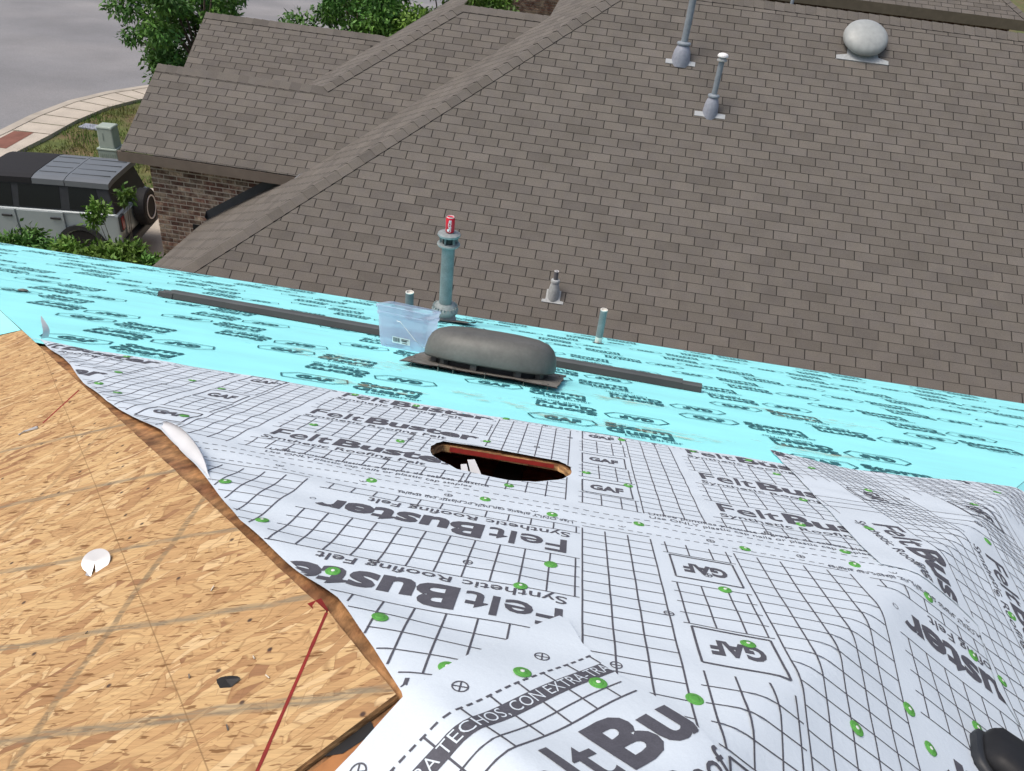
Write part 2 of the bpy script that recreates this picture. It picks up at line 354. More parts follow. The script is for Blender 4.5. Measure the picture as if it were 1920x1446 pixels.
# grass blades on the yard
gm = MB(); rg = random.Random(3)
wi = offset_line(kerb, 1.42)
def in_yard(x, y):
    if x < -16.9 or x > -7.9 or y < 18.7 or y > 30: return False
    for i in range(len(wi)-1):
        if wi[i][1] <= y <= wi[i+1][1]:
            f = (y-wi[i][1])/(wi[i+1][1]-wi[i][1]+1e-6); return x > wi[i][0]+(wi[i+1][0]-wi[i][0])*f-0.12
    return False
k = 0
while k < 26000:
    x, y = rg.uniform(-17, -8), rg.uniform(18.7, 30)
    if not in_yard(x, y): k += 1; continue
    nn = noise.noise((x*0.9, y*0.9, 0))
    if nn < -0.28 and rg.random() < 0.7: k += 1; continue
    h = rg.uniform(0.05, 0.13)*(1.15+nn); a = rg.uniform(0, 6.28); dx, dy = math.cos(a)*0.012, math.sin(a)*0.012; lx, ly = rg.uniform(-.05, .05), rg.uniform(-.05, .05)
    gm.face([(x-dx, y-dy, GZ), (x+dx, y+dy, GZ), (x+lx, y+ly, GZ+h)], rg.uniform(0.7, 1.5)); k += 1
gr = gm.build('grass', MT['grass'], kind='stuff'); gr['label'] = 'patchy green and straw coloured lawn between pavement and driveway'

# ------------------------------------------------------------------ neighbour's house
def clip(poly, conv):
    out = poly; n = len(conv)
    for i in range(n):
        a, b = conv[i], conv[(i+1) % n]; inp = out; out = []
        if not inp: break
        sd_ = lambda p: (b[0]-a[0])*(p[1]-a[1])-(b[1]-a[1])*(p[0]-a[0])
        for j in range(len(inp)):
            p, q = inp[j], inp[(j+1) % len(inp)]; sp, sq = sd_(p), sd_(q)
            if sp >= 0: out.append(p)
            if (sp > 0 > sq) or (sp < 0 < sq):
                f = sp/(sp-sq); out.append((p[0]+(q[0]-p[0])*f, p[1]+(q[1]-p[1])*f))
    return out
def area(p): return 0.5*sum(p[i][0]*p[(i+1) % len(p)][1]-p[(i+1) % len(p)][0]*p[i][1] for i in range(len(p)))
def ccw(p): return p if area(p) > 0 else p[::-1]
GAP = 0.014
TONES = [0.85, 0.89, 0.935, 0.965, 0.99, 1.01, 1.025, 1.05, 1.08, 1.12]
def tab_tone(): return R.choices(range(10), [7, 8, 9, 12, 15, 15, 13, 10, 7, 4])[0]
def tab_mesh(tab, e, i):
    mb = MB(); w = tab-GAP
    P = [(0, 0, 0.002), (w, 0, 0.002), (w, e+0.004, 0.0085), (0, e+0.004, 0.0085)]; Q = [(a, b, -0.002) for a, b, _ in P]
    mb.face(P[::-1], TONES[i])
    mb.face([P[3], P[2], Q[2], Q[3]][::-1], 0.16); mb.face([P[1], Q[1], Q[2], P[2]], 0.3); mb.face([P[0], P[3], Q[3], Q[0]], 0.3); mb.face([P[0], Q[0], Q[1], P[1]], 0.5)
    return mb.data('shingle', MT['shingle'])
class Plane:
    # o: origin on the plane, u: along the courses, v: down the slope
    def __init__(s, o, u, v): s.o = Vector(o); s.u = Vector(u).normalized(); v = Vector(v); s.v = (v-s.u*v.dot(s.u)).normalized(); s.n = s.v.cross(s.u) if s.v.cross(s.u).z > 0 else s.u.cross(s.v)
    def w(s, a, b, h=0): return s.o+s.u*a+s.v*b+s.n*h
    def ab(s, p): d = Vector(p)-s.o; return (d.dot(s.u), d.dot(s.v))
def lay_shingles(pl, polys, tab, e, sh, a0, b0, field, singles):
    polys = [ccw([pl.ab(p) for p in q]) for q in polys]
    bs = [p[1] for q in polys for p in q]; as_ = [p[0] for q in polys for p in q]
    r0, r1 = math.floor((min(bs)-b0)/e)-1, math.ceil((max(bs)-b0)/e)+1
    for r in range(r0, r1):
        t = b0+r*e; jit = R.uniform(-0.004, 0.004)
        off = a0+r*sh*tab+jit; j0 = math.floor((min(as_)-off)/tab)-1; j1 = math.ceil((max(as_)-off)/tab)+1
        for j in range(j0, j1):
            a = off+j*tab+GAP/2; rect = [(a, t), (a+tab-GAP, t), (a+tab-GAP, t+e), (a, t+e)]
            ti = tab_tone(); cl = [clip(rect, q) for q in polys]; ar = [abs(area(c)) if len(c) > 2 else 0 for c in cl]
            full = (tab-GAP)*e
            if sum(ar) < 0.04*full: continue
            if max(ar) > 0.999*full: singles.append((pl, a, t, ti, tab, e)); continue
            for c, x in zip(cl, ar):
                if x < 1e-4: continue
                hh = [0.002+0.0065*(p[1]-t)/e for p in c]
                top = [pl.w(p[0], p[1], h) for p, h in zip(c, hh)]; n = len(c)
                nn = (top[1]-top[0]).cross(top[2]-top[0])
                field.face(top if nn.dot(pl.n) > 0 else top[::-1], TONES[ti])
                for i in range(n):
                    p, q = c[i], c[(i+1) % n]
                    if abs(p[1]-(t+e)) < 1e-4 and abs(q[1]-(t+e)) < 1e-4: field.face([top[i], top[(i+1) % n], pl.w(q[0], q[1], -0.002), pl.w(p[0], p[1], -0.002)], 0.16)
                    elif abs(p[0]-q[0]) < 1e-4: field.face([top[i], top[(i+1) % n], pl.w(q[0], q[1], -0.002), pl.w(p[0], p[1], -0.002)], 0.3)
tab_cache = {}
def tab_obj(item, parent):
    pl, a, t, ti, tab, e = item; key = (ti, round(tab, 4), round(e, 4))
    if key not in tab_cache: tab_cache[key] = tab_mesh(tab, e, ti)
    return place('shingle', tab_cache[key], parent, frame_matrix(pl.w(a, t), pl.u, pl.v, pl.u.cross(pl.v)) if pl.u.cross(pl.v).z > 0 else frame_matrix(pl.w(a, t), pl.u, pl.v, pl.n))
def tab_into(item, field):
    pl, a, t, ti, tab, e = item; w = tab-GAP
    P = [pl.w(a, t, .002), pl.w(a+w, t, .002), pl.w(a+w, t+e+.004, .0085), pl.w(a, t+e+.004, .0085)]; Q = [pl.w(a, t, -.002), pl.w(a+w, t, -.002), pl.w(a+w, t+e+.004, -.002), pl.w(a, t+e+.004, -.002)]
    nn = (P[1]-P[0]).cross(P[2]-P[0])
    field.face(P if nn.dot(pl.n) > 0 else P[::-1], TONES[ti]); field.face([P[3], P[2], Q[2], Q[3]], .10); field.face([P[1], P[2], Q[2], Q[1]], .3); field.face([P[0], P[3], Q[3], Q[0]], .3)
def seen_area(item):
    pl, a, t, ti, tab, e = item
    q = [project(pl.w(a+x*tab, t+y*e)) for x, y in ((0, 0), (1, 0), (1, 1), (0, 1))]
    c = (sum(p[0] for p in q)/4, sum(p[1] for p in q)/4)
    if any(p[2] < 0.3 for p in q) or not (5 < c[0] < 1915 and 5 < c[1] < 455+0.156*c[0]-6): return 0
    return abs(area([(p[0], p[1]) for p in q]))
def cap_line(p0, p1, w1, w2, width, exp, parent, lift=0.012):
    # bent cap shingles from p0 (low end) to p1; w1, w2 unit wing directions
    p0, p1 = Vector(p0), Vector(p1); d = (p1-p0).normalized(); L = (p1-p0).length; n = int(L/exp)
    z = (-(Vector(w1)+Vector(w2))).normalized(); y = z.cross(d).normalized(); z = d.cross(y); Mi = Matrix((d, y, z))
    ms = []
    for i in (0, 2, 4, 6, 8):
        mb = MB(); ln = exp*1.25
        for wv in (w1, w2):
            wv = Mi @ Vector(wv)
            a, b = Vector((0, 0, lift+.012)), Vector((ln, 0, lift)); m1 = wv*width
            P = [a, b, b+m1-Vector((0, 0, .004)), a+m1-Vector((0, 0, .002))]
            if (P[1]-P[0]).cross(P[2]-P[0]).z < 0: P = P[::-1]
            mb.face(P, TONES[i])
            dn = Vector((0, 0, -0.012))
            mb.face([a, a+m1-Vector((0, 0, .002)), a+m1+dn, a+dn], 0.25); mb.face([a+m1-Vector((0, 0, .002)), b+m1, b+m1+dn*1.3, a+m1+dn*1.3], 0.25)
        ms.append(mb.data('ridge_cap', MT['shingle']))
    for i in range(n):
        place('ridge_cap', R.choice(ms), parent, frame_matrix(p0+d*(i*exp), d, y, z))

Hs = thing('shingled_house', (0, 11, GZ), "neighbour's brick house with brown shingled hip roofs beyond the turquoise membrane", 'house')
TM = 0.7467
def zM(y): return -5.11+TM*(y-9.23)
def zP(x, y): return -2.0212+0.63205*x+0.043624*y
TQ = math.tan(math.radians(35.07))
def zQ(y): return -4.605+TQ*(y-12.115)
def zP2(x, y): return -1.73546+0.575139*x+0.0803*y
def zG(y): return -3.07+0.7356*(y-16.46)
# corner points
ME = 8.03; MR = 14.235; XR = 11.0
def hip1(x):    # M meets P
    y = (-2.0212+0.63205*x+5.11+TM*9.23)/(TM-0.043624); return Vector((x, y, zM(y)))
XE = -6.85
hb = hip1(XE); ME = hb.y
xt = None
for i in range(4000):
    x = -3+i*0.001
    if hip1(x).y >= MR: xt = x; break
ht = hip1(xt)
def valley(x):  # P meets Q
    y = (-2.0212+0.63205*x+4.605+TQ*12.115)/(TQ-0.043624); return Vector((x, y, zQ(y)))
def valley2(x):
    y = (-1.73546+0.575139*x+3.07+0.7356*16.46)/(0.7356-0.0803); return Vector((x, y, zG(y)))
QE, QR1, QR2, WY = 12.115, 13.70, 15.56, 12.45
vq = valley(-4.95); 
for i in range(4000):
    x = -6+i*0.002
    if valley(x).y >= QE: v0 = valley(x); break
for i in range(4000):
    x = -4+i*0.002
    if valley(x).y >= QR2: v1 = valley(x); break
h2b = Vector((-5.01, 13.67, zQ(13.67))); h2t = Vector((-2.98, QR2, zQ(QR2)))
XL = -8.06
for i in range(4000):
    x = -7+i*0.002
    if valley2(x).y >= 16.46: g1 = valley2(x); break
g0 = valley2(-5.75)
GE = 14.3
M3 = lambda x, y, f: Vector((x, y, f(y)))
rf = MB()
def deck(pts): 
    nn = (Vector(pts[1])-Vector(pts[0])).cross(Vector(pts[2])-Vector(pts[0])); rf.face(pts if nn.z > 0 else pts[::-1])
polyM = [hb, ht, M3(XR, MR, zM), M3(XR, ME, zM)]
PP = lambda x, y: Vector((x, y, zP(x, y)))
polyPa = [PP(XE, ME), PP(v0.x, hip1(v0.x).y), PP(v0.x, WY), PP(XE, WY)]
polyPb = [PP(v0.x, hip1(v0.x).y), PP(v1.x, hip1(v1.x).y), PP(v1.x, v1.y), PP(v0.x, v0.y)]
polyPc = [PP(v1.x, hip1(v1.x).y), PP(ht.x, ht.y), PP(ht.x, 18), PP(v1.x, 18)]
polyQl = [M3(XL, QE, zQ), M3(h2b.x, QE, zQ), h2b, M3(XL, h2b.y, zQ)]
polyQr = [M3(h2b.x, QE, zQ), M3(v0.x, QE, zQ), M3(v1.x, QR2, zQ), h2t, h2b]
P2 = lambda x, y: Vector((x, y, zP2(x, y)))
polyP2 = [P2(h2b.x, h2b.y), P2(h2t.x, h2t.y), P2(g1.x, g1.y), P2(g0.x, g0.y)]
polyP3 = [P2(g1.x, g1.y), P2(h2t.x, h2t.y), P2(h2t.x, 18.5)]
vl = valley2(-6.52); polyP4 = [P2(g0.x, g0.y), P2(h2b.x, h2b.y), P2(-6.3, 13.72), P2(vl.x, vl.y)]
polyG = [M3(-8.48, valley2(-6.52).y, zG), M3(-8.48, 16.46, zG), M3(g1.x, 16.46, zG), M3(valley2(-6.52).x, valley2(-6.52).y, zG)]
for p in (polyM, polyPa, polyPb, polyPc, polyQl, polyQr, polyP2, polyP3, polyP4, polyG): deck(p)
# rear slopes, never seen from the roof but closing the volumes
deck([ht, M3(XR, MR, zM), Vector((XR, 20, zM(MR)-4.3)), Vector((ht.x, 20, zM(MR)-4.3))])
deck([M3(XL, h2b.y, zQ), h2b, Vector((h2b.x, 15.2, zQ(QE))), Vector((XL, 15.2, zQ(QE)))])
deck([h2t, M3(v1.x+.6, QR2, zQ), Vector((v1.x+.6, 19, zQ(QE))), Vector((h2t.x, 19, zQ(QE)))])
deck([M3(-8.48, 16.46, zG), M3(g1.x+.3, 16.46, zG), Vector((g1.x+.3, 18.4, zG(16.46)-1.43)), Vector((-8.48, 18.4, zG(16.46)-1.43))])
roof = rf.build('roof', MT['underlay_shade'], Hs)
field = MB(); singles = []
E0 = 0.14747; TB = 0.3366
plM = Plane((0.42936, 11.92361, -3.09744), (1, 0, 0), (0, -0.80125, -0.59832))
lay_shingles(plM, [polyM], TB, E0, 0.37903, 0, 0, field, singles)
plQ = Plane((-7.559*1.05, 12.883*1.05, zQ(12.883*1.05)), (1, 0, 0), (0, -1, -TQ))
lay_shingles(plQ, [polyQl, polyQr], TB*1.05, E0*1.05, 0.634, 0, 0, field, singles)
plG = Plane((-8.0918, 16.3608, zG(16.3608)), (1, 0, 0), (0, -1, -0.7356))
lay_shingles(plG, [polyG], TB, E0, 0.4025, 0, 0, field, singles)
plP = Plane(PP(XE, 10), (0, 1, 0.043624), (-1, 0, -0.632))
lay_shingles(plP, [polyPa, polyPb, polyPc], TB, E0, 0.37, 0, 0, field, singles)
plP2 = Plane(P2(-5, 14), (0, 1, 0.0803), (-1, 0, -0.5751))
lay_shingles(plP2, [polyP2, polyP3, polyP4], TB, E0, 0.37, 0.1, 0, field, singles)
singles.sort(key=seen_area, reverse=True)
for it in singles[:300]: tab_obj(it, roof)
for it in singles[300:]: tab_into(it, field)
field.build('shingle_field', MT['shingle'], roof, kind='stuff')
def wing(axis, pn):      # unit vector in a plane with normal pn, square to axis, pointing down
    w = Vector(pn).cross(Vector(axis)).normalized(); return w if w.z < 0 else -w
nM = plM.n; nQ = plQ.n; nP = plP.n; nP2 = plP2.n; nG = plG.n
dM = (ht-hb).normalized()
cap_line(hb, ht, wing(dM, nM), wing(dM, nP), 0.15, 0.20, roof)
cap_line(h2b, h2t, wing(h2t-h2b, nQ), wing(h2t-h2b, nP2), 0.15, 0.19, roof)
bk = lambda n: Vector((n.x, -n.y, n.z))
X1 = Vector((1, 0, 0))
cap_line(ht, M3(XR, MR, zM), wing(X1, nM), wing(X1, bk(nM)), 0.17, 0.165, roof)
cap_line(M3(XL, h2b.y, zQ), h2b, wing(X1, nQ), wing(X1, bk(nQ)), 0.17, 0.19, roof)
cap_line(h2t, M3(v1.x+.1, QR2, zQ), wing(X1, nQ), wing(X1, bk(nQ)), 0.17, 0.17, roof)
cap_line(M3(-8.48, 16.46, zG), Vector((g1.x, 16.46, zG(16.46))), wing(X1, nG), wing(X1, bk(nG)), 0.16, 0.17, roof)
# fascia boards and rake trim
fb = MB(); zE = zQ(QE)
fb.box(((XL+v0.x)/2-0.02, QE+0.012, zE-0.105), (v0.x-XL+0.10, 0.035, 0.17))
fb.face([(XL, QE, zE-.19), (v0.x, QE, zE-.19), (v0.x, WY, zE-.19), (XL, WY, zE-.19)], 0.7)
fb.build('fascia', MT['fascia'], Hs)
rk = MB()
for (xl, ya, yb, zf) in ((XL, QE, h2b.y, zQ), (-8.48, valley2(-6.52).y, 16.46, zG)):
    rk.face([(xl-.012, ya, zf(ya)-.02), (xl-.012, yb, zf(yb)-.02), (xl-.012, yb, zf(yb)-.17), (xl-.012, ya, zf(ya)-.17)], 0.9)
    rk.face([(xl-.012, ya, zf(ya)-.008), (xl+.02, ya, zf(ya)-.008), (xl+.02, yb, zf(yb)-.008), (xl-.012, yb, zf(yb)-.008)], 0.9)
rk.build('rake_trim', MT['fascia'], Hs)
ef = MB()      # eave of the side slope: dark gutter lip
ef.face([(XE, ME, zP(XE, ME)+.004), (XE, WY, zP(XE, WY)+.004), (XE-.01, WY, zP(XE, WY)-.16), (XE-.01, ME, zP(XE, ME)-.16)])
ef.face([(XE, ME, zM(ME)-.004), (XR, ME, zM(ME)-.004), (XR, ME-.01, zM(ME)-.16), (XE, ME-.01, zM(ME)-.16)])
ef.build('eave_fascia', MT['fascia'], Hs)
wf = MB()      # roof-to-wall flashing
a, b = Vector((XE+.02, WY-.004, zP(XE, WY)+.01)), Vector((v0.x+.02, WY-.004, zP(v0.x, WY)+.01))
up, out = Vector((0, 0, .17)), Vector((0, -.11, .012))
wf.face([a, b, b+up, a+up]); wf.face([a+out, b+out, b, a]); wf.face([a+up, b+up, b+up+Vector((0, .01, 0)), a+up+Vector((0, .01, 0))])
wf.face([a, a+up, a+up*0.45+out*0.8])
wf.build('wall_flashing', MT['slate_metal'], Hs)
vc = MB(); vc.mesh([v0+Vector((-.07, -.035, -.035)), v0+Vector((.10, -.05, .025)), v0+Vector((.14, .09, .06)), v0+Vector((.0, .02, .03))], [(0, 1, 2, 3)])
vc.build('valley_tip', MT['white_metal'], Hs)
# walls
wl = MB()
wl.box(((-7.78+v0.x)/2, WY+.084, (GZ+zE-.19)/2), (v0.x+7.78, 0.16, zE-.19-GZ), tone=1)
wall = wl.build('wall', MT['mortar'], Hs)
bricks = {}
def brick_mesh(l, i):
    k = (round(l, 3), i)
    if k not in bricks:
        mb = MB(); mb.box((0, 0, 0), (l, 0.03, 0.066), tone=(0.62, 0.8, 0.95, 1.1, 1.35, 1.7)[i]); bricks[k] = mb.data('brick', MT['brick'])
    return bricks[k]
row = 0; z = zE-.19-.05; rb = random.Random(11); nb = 0
while z > GZ+.05 and row < 40:
    x = -7.78+(0.0 if row % 2 else -0.12); top_row = row == 0
    while x < v0.x:
        l = 0.222
        if top_row: l = 0.07
        a = max(x, -7.78); b = min(x+l, v0.x)
        if b-a > 0.05:
            xc = (a+b)/2
            vis = z > zP(a, WY)-0.12 if b > XE else True
            if vis and nb < 300 and z > -7.2:
                me = brick_mesh(b-a, rb.choices(range(6), [4, 5, 5, 3, 2, 1.4])[0])
                place('brick', me, wall, Matrix.Translation((xc, WY+.0145-rb.uniform(0, .003), z))); nb += 1
        x += l+0.018
    z -= 0.086; row += 1
bw = MB()     # the remaining outer walls
bw.face([(XE+.35, ME+.4, GZ), (XR, ME+.4, GZ), (XR, ME+.4, zM(ME)), (XE+.35, ME+.4, zM(ME))])
bw.face([(XE+.35, ME+.4, GZ), (XE+.35, WY, GZ), (XE+.35, WY, zP(XE, WY)+.1), (XE+.35, ME+.4, zP(XE, ME)+.1)])
bw.face([(-7.78, WY+.18, GZ), (-7.78, 15.0, GZ), (-7.78, 15.0, zE), (-7.78, h2b.y, zQ(h2b.y)-.1), (-7.78, WY+.18, zE)])
bw.face([(-8.2, 14.6, GZ), (-8.2, 18.2, GZ), (-8.2, 18.2, zG(14.6)), (-8.2, 16.46, zG(16.46)-.1), (-8.2, 14.6, zG(14.6))])
bw.face([(XR, ME, GZ), (XR, 20, GZ), (XR, 20, zM(MR)-4.3), (XR, MR, zM(MR)), (XR, ME, zM(ME))])
bw.build('outer_wall', MT['brick'], Hs)
vt = MB(); vt.box((-7.02, WY+.0, -6.02), (0.20, .03, .20)); vt.build('wall_vent', MT['black'], Hs)

# roof fittings on the neighbour's slope
def vent_pipe(base, h, r, cap, label, plate=True, rm='pipe_grey', soft=False):
    t = thing('vent_pipe', base, label, 'vent pipe')
    M = frame_matrix(Vector(base)+nM*0.012, plM.u, -plM.v, nM)
    if plate:
        mb = MB(); mb.box((0, 0, 0.004), (0.46 if not soft else 0.40, 0.10, 0.008), M @ Matrix.Translation((0, -0.10 if not soft else -.06, 0))) if False else None
        w = 0.23 if not soft else 0.15
        q_ = -.02 if not soft else -.06; pts = [M @ Vector(p) for p in ((-w, -0.10, .004), (w, -0.10, .004), (w, q_, .006), (0.10, q_+.005, .007), (0.10, .10, .008), (-0.10, .10, .008), (-.10, q_+.005, .007), (-w, q_, .006))]
        mb.face(pts); mb.face([M @ Vector(p) for p in ((-w, -.10, .004), (-w, -.10, -.012), (w, -.10, -.012), (w, -.10, .004))])
        mb.build('flashing_plate', MT['white_metal' if not soft else 'lead'], t)
    b = Vector(base); T = Matrix.Translation(b)
    mb = MB(); k = r/0.045
    mb.lathe([(0.125*k, -.08), (0.122*k, 0.03), (0.112*k, 0.12), (0.085*k, .20), (0.06*k, 0.235)], 20, T); mb.build('boot', MT['boot_grey' if not soft else 'lead'], t, smooth=True)
    mb = MB(); mb.lathe([(0.05*k, .225), (0.092*k, .228), (0.095*k, .245), (0.085*k, .262), (0.05*k, .27)], 20, T); mb.build('collar', MT['pipe_grey' if not soft else 'lead'], t, smooth=True)
    mb = MB(); mb.lathe([(r, 0.2), (r, h)], 20, T); mb.build('pipe', MT[rm], t, smooth=False)
    if cap:
        mb = MB(); mb.lathe([(r*1.05, h-.07), (r*1.75, h-.065), (r*1.75, h-.045), (r*1.3, h-.035), (r*1.3, h-.005)], 20, T); mb.build('cap_flange', MT['lead'], t, smooth=True)
        mb = MB(); mb.lathe([(r*1.85, h-.006), (r*1.85, h+.014), (r*1.5, h+.034), (r*.8, h+.044), (.002, h+.047)], 20, T); mb.build('cap', MT['white'], t, smooth=True)
    else:
        mb = MB(); mb.lathe([(r*1.0, h-.002), (r*1.02, h+.003), (r*.8, h+.004), (r*.78, h-.05)], 20, T, cap=False); mb.build('rim', MT['white'], t)
    return t
vent_pipe((0.982, 13.112, -2.21), 1.05, 0.052, True, 'tall grey vent pipe cut by the top edge, upper left of two on far roof', True)
vent_pipe((1.518, 12.377, -2.759), 0.80, 0.042, True, 'grey vent pipe with white mushroom cap below the taller one on far roof', True)
vent_pipe((-0.339, 9.601, -4.832), 0.39, 0.030, False, 'short dark pipe in pale rubber boot low on shingled slope', True, 'pipe_dark', True)
t = thing('roof_pipe', (2.67, 14.5, -1.6), 'thin grey pipe standing just behind the shingled ridge', 'pipe')
mb = MB(); mb.lathe([(0.028, -0.1), (0.028, 1.3)], 14, Matrix.Translation((2.67, 14.5, -1.7))); mb.build('pipe', MT['pipe_grey'], t)
mb = MB(); mb.lathe([(0.06, -0.12), (0.05, .05), (.03, .08)], 14, Matrix.Translation((2.67, 14.5, -1.7))); mb.build('collar', MT['lead'], t)
db = Vector((3.756, 13.75, zM(13.75)))
t = thing('dome_vent', db, 'round pale grey domed exhaust vent near the shingled ridge', 'roof vent')
M = frame_matrix(db+nM*0.012, plM.u, -plM.v, nM)
mb = MB(); mb.face([M @ Vector(p) for p in ((-.40, -.36, .004), (.40, -.36, .004), (.40, -.30, .006), (.24, -.26, .008), (.20, .2, .008), (-.20, .2, .008), (-.24, -.26, .008), (-.40, -.30, .006))])
mb.box(M @ Vector((0, -.365, -.002)), (.80, .012, .016), M.to_3x3()); mb.build('flashing_plate', MT['lead'], t)
mb = MB(); mb.lathe([(.25, 0), (.25, .12)], 28, M, cap=False); mb.build('throat', MT['lead'], t, smooth=True)
mb = MB(); mb.lathe([(.30, .085), (.335, .08), (.342, .10), (.33, .15), (.29, .19), (.21, .225), (.10, .245), (.012, .25)], 40, M); mb.build('dome', MT['dome'], t, smooth=True)

# house behind the ridge at the upper right
Hf = thing('shingled_house', (6, 24, GZ), 'farther house whose eave and shingled roof show above the ridge at upper right', 'house')
FY, FZ = 22.5, -1.87
plF = Plane((2.0, FY, FZ), (1, 0, 0), (0, -1, -0.62))
fz = lambda y: FZ+0.62*(y-FY)
polyF = [(-1.0, FY, fz(FY)), (9.95, FY, fz(FY)), (7.0, FY+3.3, fz(FY+3.3)), (-1.0, FY+3.3, fz(FY+3.3))]
mb = MB(); mb.face([Vector(p) for p in polyF]); mb.face([Vector(p) for p in ((9.95, FY, fz(FY)), (10.2, FY+6.5, fz(FY)), (7.0, FY+3.3, fz(FY+3.3)))])
mb.face([Vector(p) for p in ((-1, FY+3.3, fz(FY+3.3)), (7, FY+3.3, fz(FY+3.3)), (10.2, FY+6.6, fz(FY)), (-1, FY+6.6, fz(FY)))])
froof = mb.build('roof', MT['underlay_shade'], Hf)
ff = MB(); fs = []
lay_shingles(plF, [[Vector(p) for p in polyF]], 0.32, 0.145, 0.5, 0, 0, ff, fs)
fs.sort(key=seen_area, reverse=True)
for it in fs[:110]: tab_obj(it, froof)
for it in fs[110:]: tab_into(it, ff)
ff.build('shingle_field', MT['shingle'], froof, kind='stuff')
ph = Vector((9.95, FY, fz(FY))); pt = Vector((7.0, FY+3.3, fz(FY+3.3))); nF = plF.n
cap_line(ph, pt, wing(pt-ph, nF), wing(pt-ph, Vector((.53, 0, .85))), .15, .19, froof)
mb = MB(); mb.box((4.5, FY-.004, FZ-.113), (11.2, .03, .23)); mb.build('fascia', MT['fascia2'], Hf)
mb = MB(); mb.box((4.3, FY+.35, (GZ+FZ-.05)/2), (10.6, .2, FZ-.05-GZ)); mb.build('wall', MT['brick'], Hf)
mb = MB(); mb.face([(-1, FY+.013, FZ-.20), (10, FY+.013, FZ-.20), (10, FY+.25, FZ-.20), (-1, FY+.25, FZ-.20)]); mb.build('soffit', MT['fascia'], Hf)

# brick house farther back, between the ridges
Hk = thing('brick_house', (-3, 30, GZ), 'dark brick house wall at the top edge behind the green trees', 'house')
mb = MB(); mb.box((-2.6, 29.9, (GZ-1.6)/2), (7.0, .2, -1.6-GZ)); kw = mb.build('wall', MT['mortar'], Hk)
rr = random.Random(5); cnt = 0; z = -3.3; row = 0
rest = MB()
while z > -5.0:
    x = -5.2-(0.12 if row % 2 else 0)
    while x < 0.3:
        if cnt < 260:
            place('brick', brick_mesh(0.228, rr.choice((0, 0, 1, 1, 2))), kw, Matrix.Translation((x, 29.795, z))); cnt += 1
        x += 0.24
    z -= 0.086; row += 1
mb = MB(); mb.face([(-6.4, 29.4, -1.6), (1.2, 29.4, -1.6), (1.2, 34, .8), (-6.4, 34, .8)]); mb.face([(-6.4, 38, -1.6), (1.2, 38, -1.6), (1.2, 34, .8), (-6.4, 34, .8)][::-1]); mb.build('roof', MT['shingle'], Hk)

# ------------------------------------------------------------------ the house we stand on
TH = math.radians(24.4); CT, ST = math.cos(TH), math.sin(TH); ZB0 = -0.61797
def Bw(x, s, h=0): return Vector((x, s*CT+h*ST, ZB0-s*ST+h*CT))
nB = Vector((0, ST, CT))
HK = Vector((-0.161456, 0.618014, -0.898315)); HD = Vector((-1.131694, 1.0, -0.453620))     # left hip: point and direction per metre of Y
TA = 0.400833; TC = 0.576183
def hipx(y): return HK.x+HD.x*(y-HK.y)
CK = Vector((0.290014, 0.633987, -0.905561)); CD = Vector((0.787284, 1.0, -0.453620))
def crx(y): return CK.x+CD.x*(y-CK.y)
def zA(x): return HK.z+TA*(x-HK.x)
def zC(x): return CK.z-TC*(x-CK.x)
SE = 6.56; YE = SE*CT
nA = Vector((-TA, 0, 1)).normalized(); nC = Vector((TC, 0, 1)).normalized()
apex = Vector((0.09738, 0.38930, -0.79457))
Ho = thing('house_under_repair', (0, 0, GZ), 'hip-roofed house being re-roofed, bare decking and underlayment in the foreground', 'house')
# decking: three slopes, the hip-end one with a slot cut for a vent
def slot(n=10):
    # rounded slot outline in roof coordinates (x, s)
    cx_, cy, hw, hh = -0.134, 1.798, 0.190, 0.145; pts = []
    for k in range(n+1):
        a = -math.pi/2+math.pi*k/n; pts.append((cx_+hw-hh*0.55+hh*0.55*math.cos(a), cy+hh*math.sin(a)))
    for k in range(n+1):
        a = math.pi/2+math.pi*k/n; pts.append((cx_-hw+hh*0.45+hh*0.45*math.cos(a), cy+hh*math.sin(a)))
    return pts
rs_ = random.Random(4); raw = [(-.322, 1.944), (-.345, 1.86), (-.323, 1.765), (-.24, 1.675), (-.102, 1.653), (-.032, 1.682), (.041, 1.760), (.060, 1.83), (.057, 1.893), (.023, 1.942)]; SLOT = []
for i, p in enumerate(raw):        # hand-cut outline, a little ragged
    q = raw[(i+1) % len(raw)]
    for k in range(4): SLOT.append((p[0]+(q[0]-p[0])*k/4+rs_.uniform(-.0025, .0025), p[1]+(q[1]-p[1])*k/4+rs_.uniform(-.0025, .0025)))
def inside(p, poly):
    c = False; n = len(poly)
    for i in range(n):
        a, b = poly[i], poly[(i+1) % n]
        if (a[1] > p[1]) != (b[1] > p[1]) and p[0] < (b[0]-a[0])*(p[1]-a[1])/(b[1]-a[1])+a[0]: c = not c
    return c
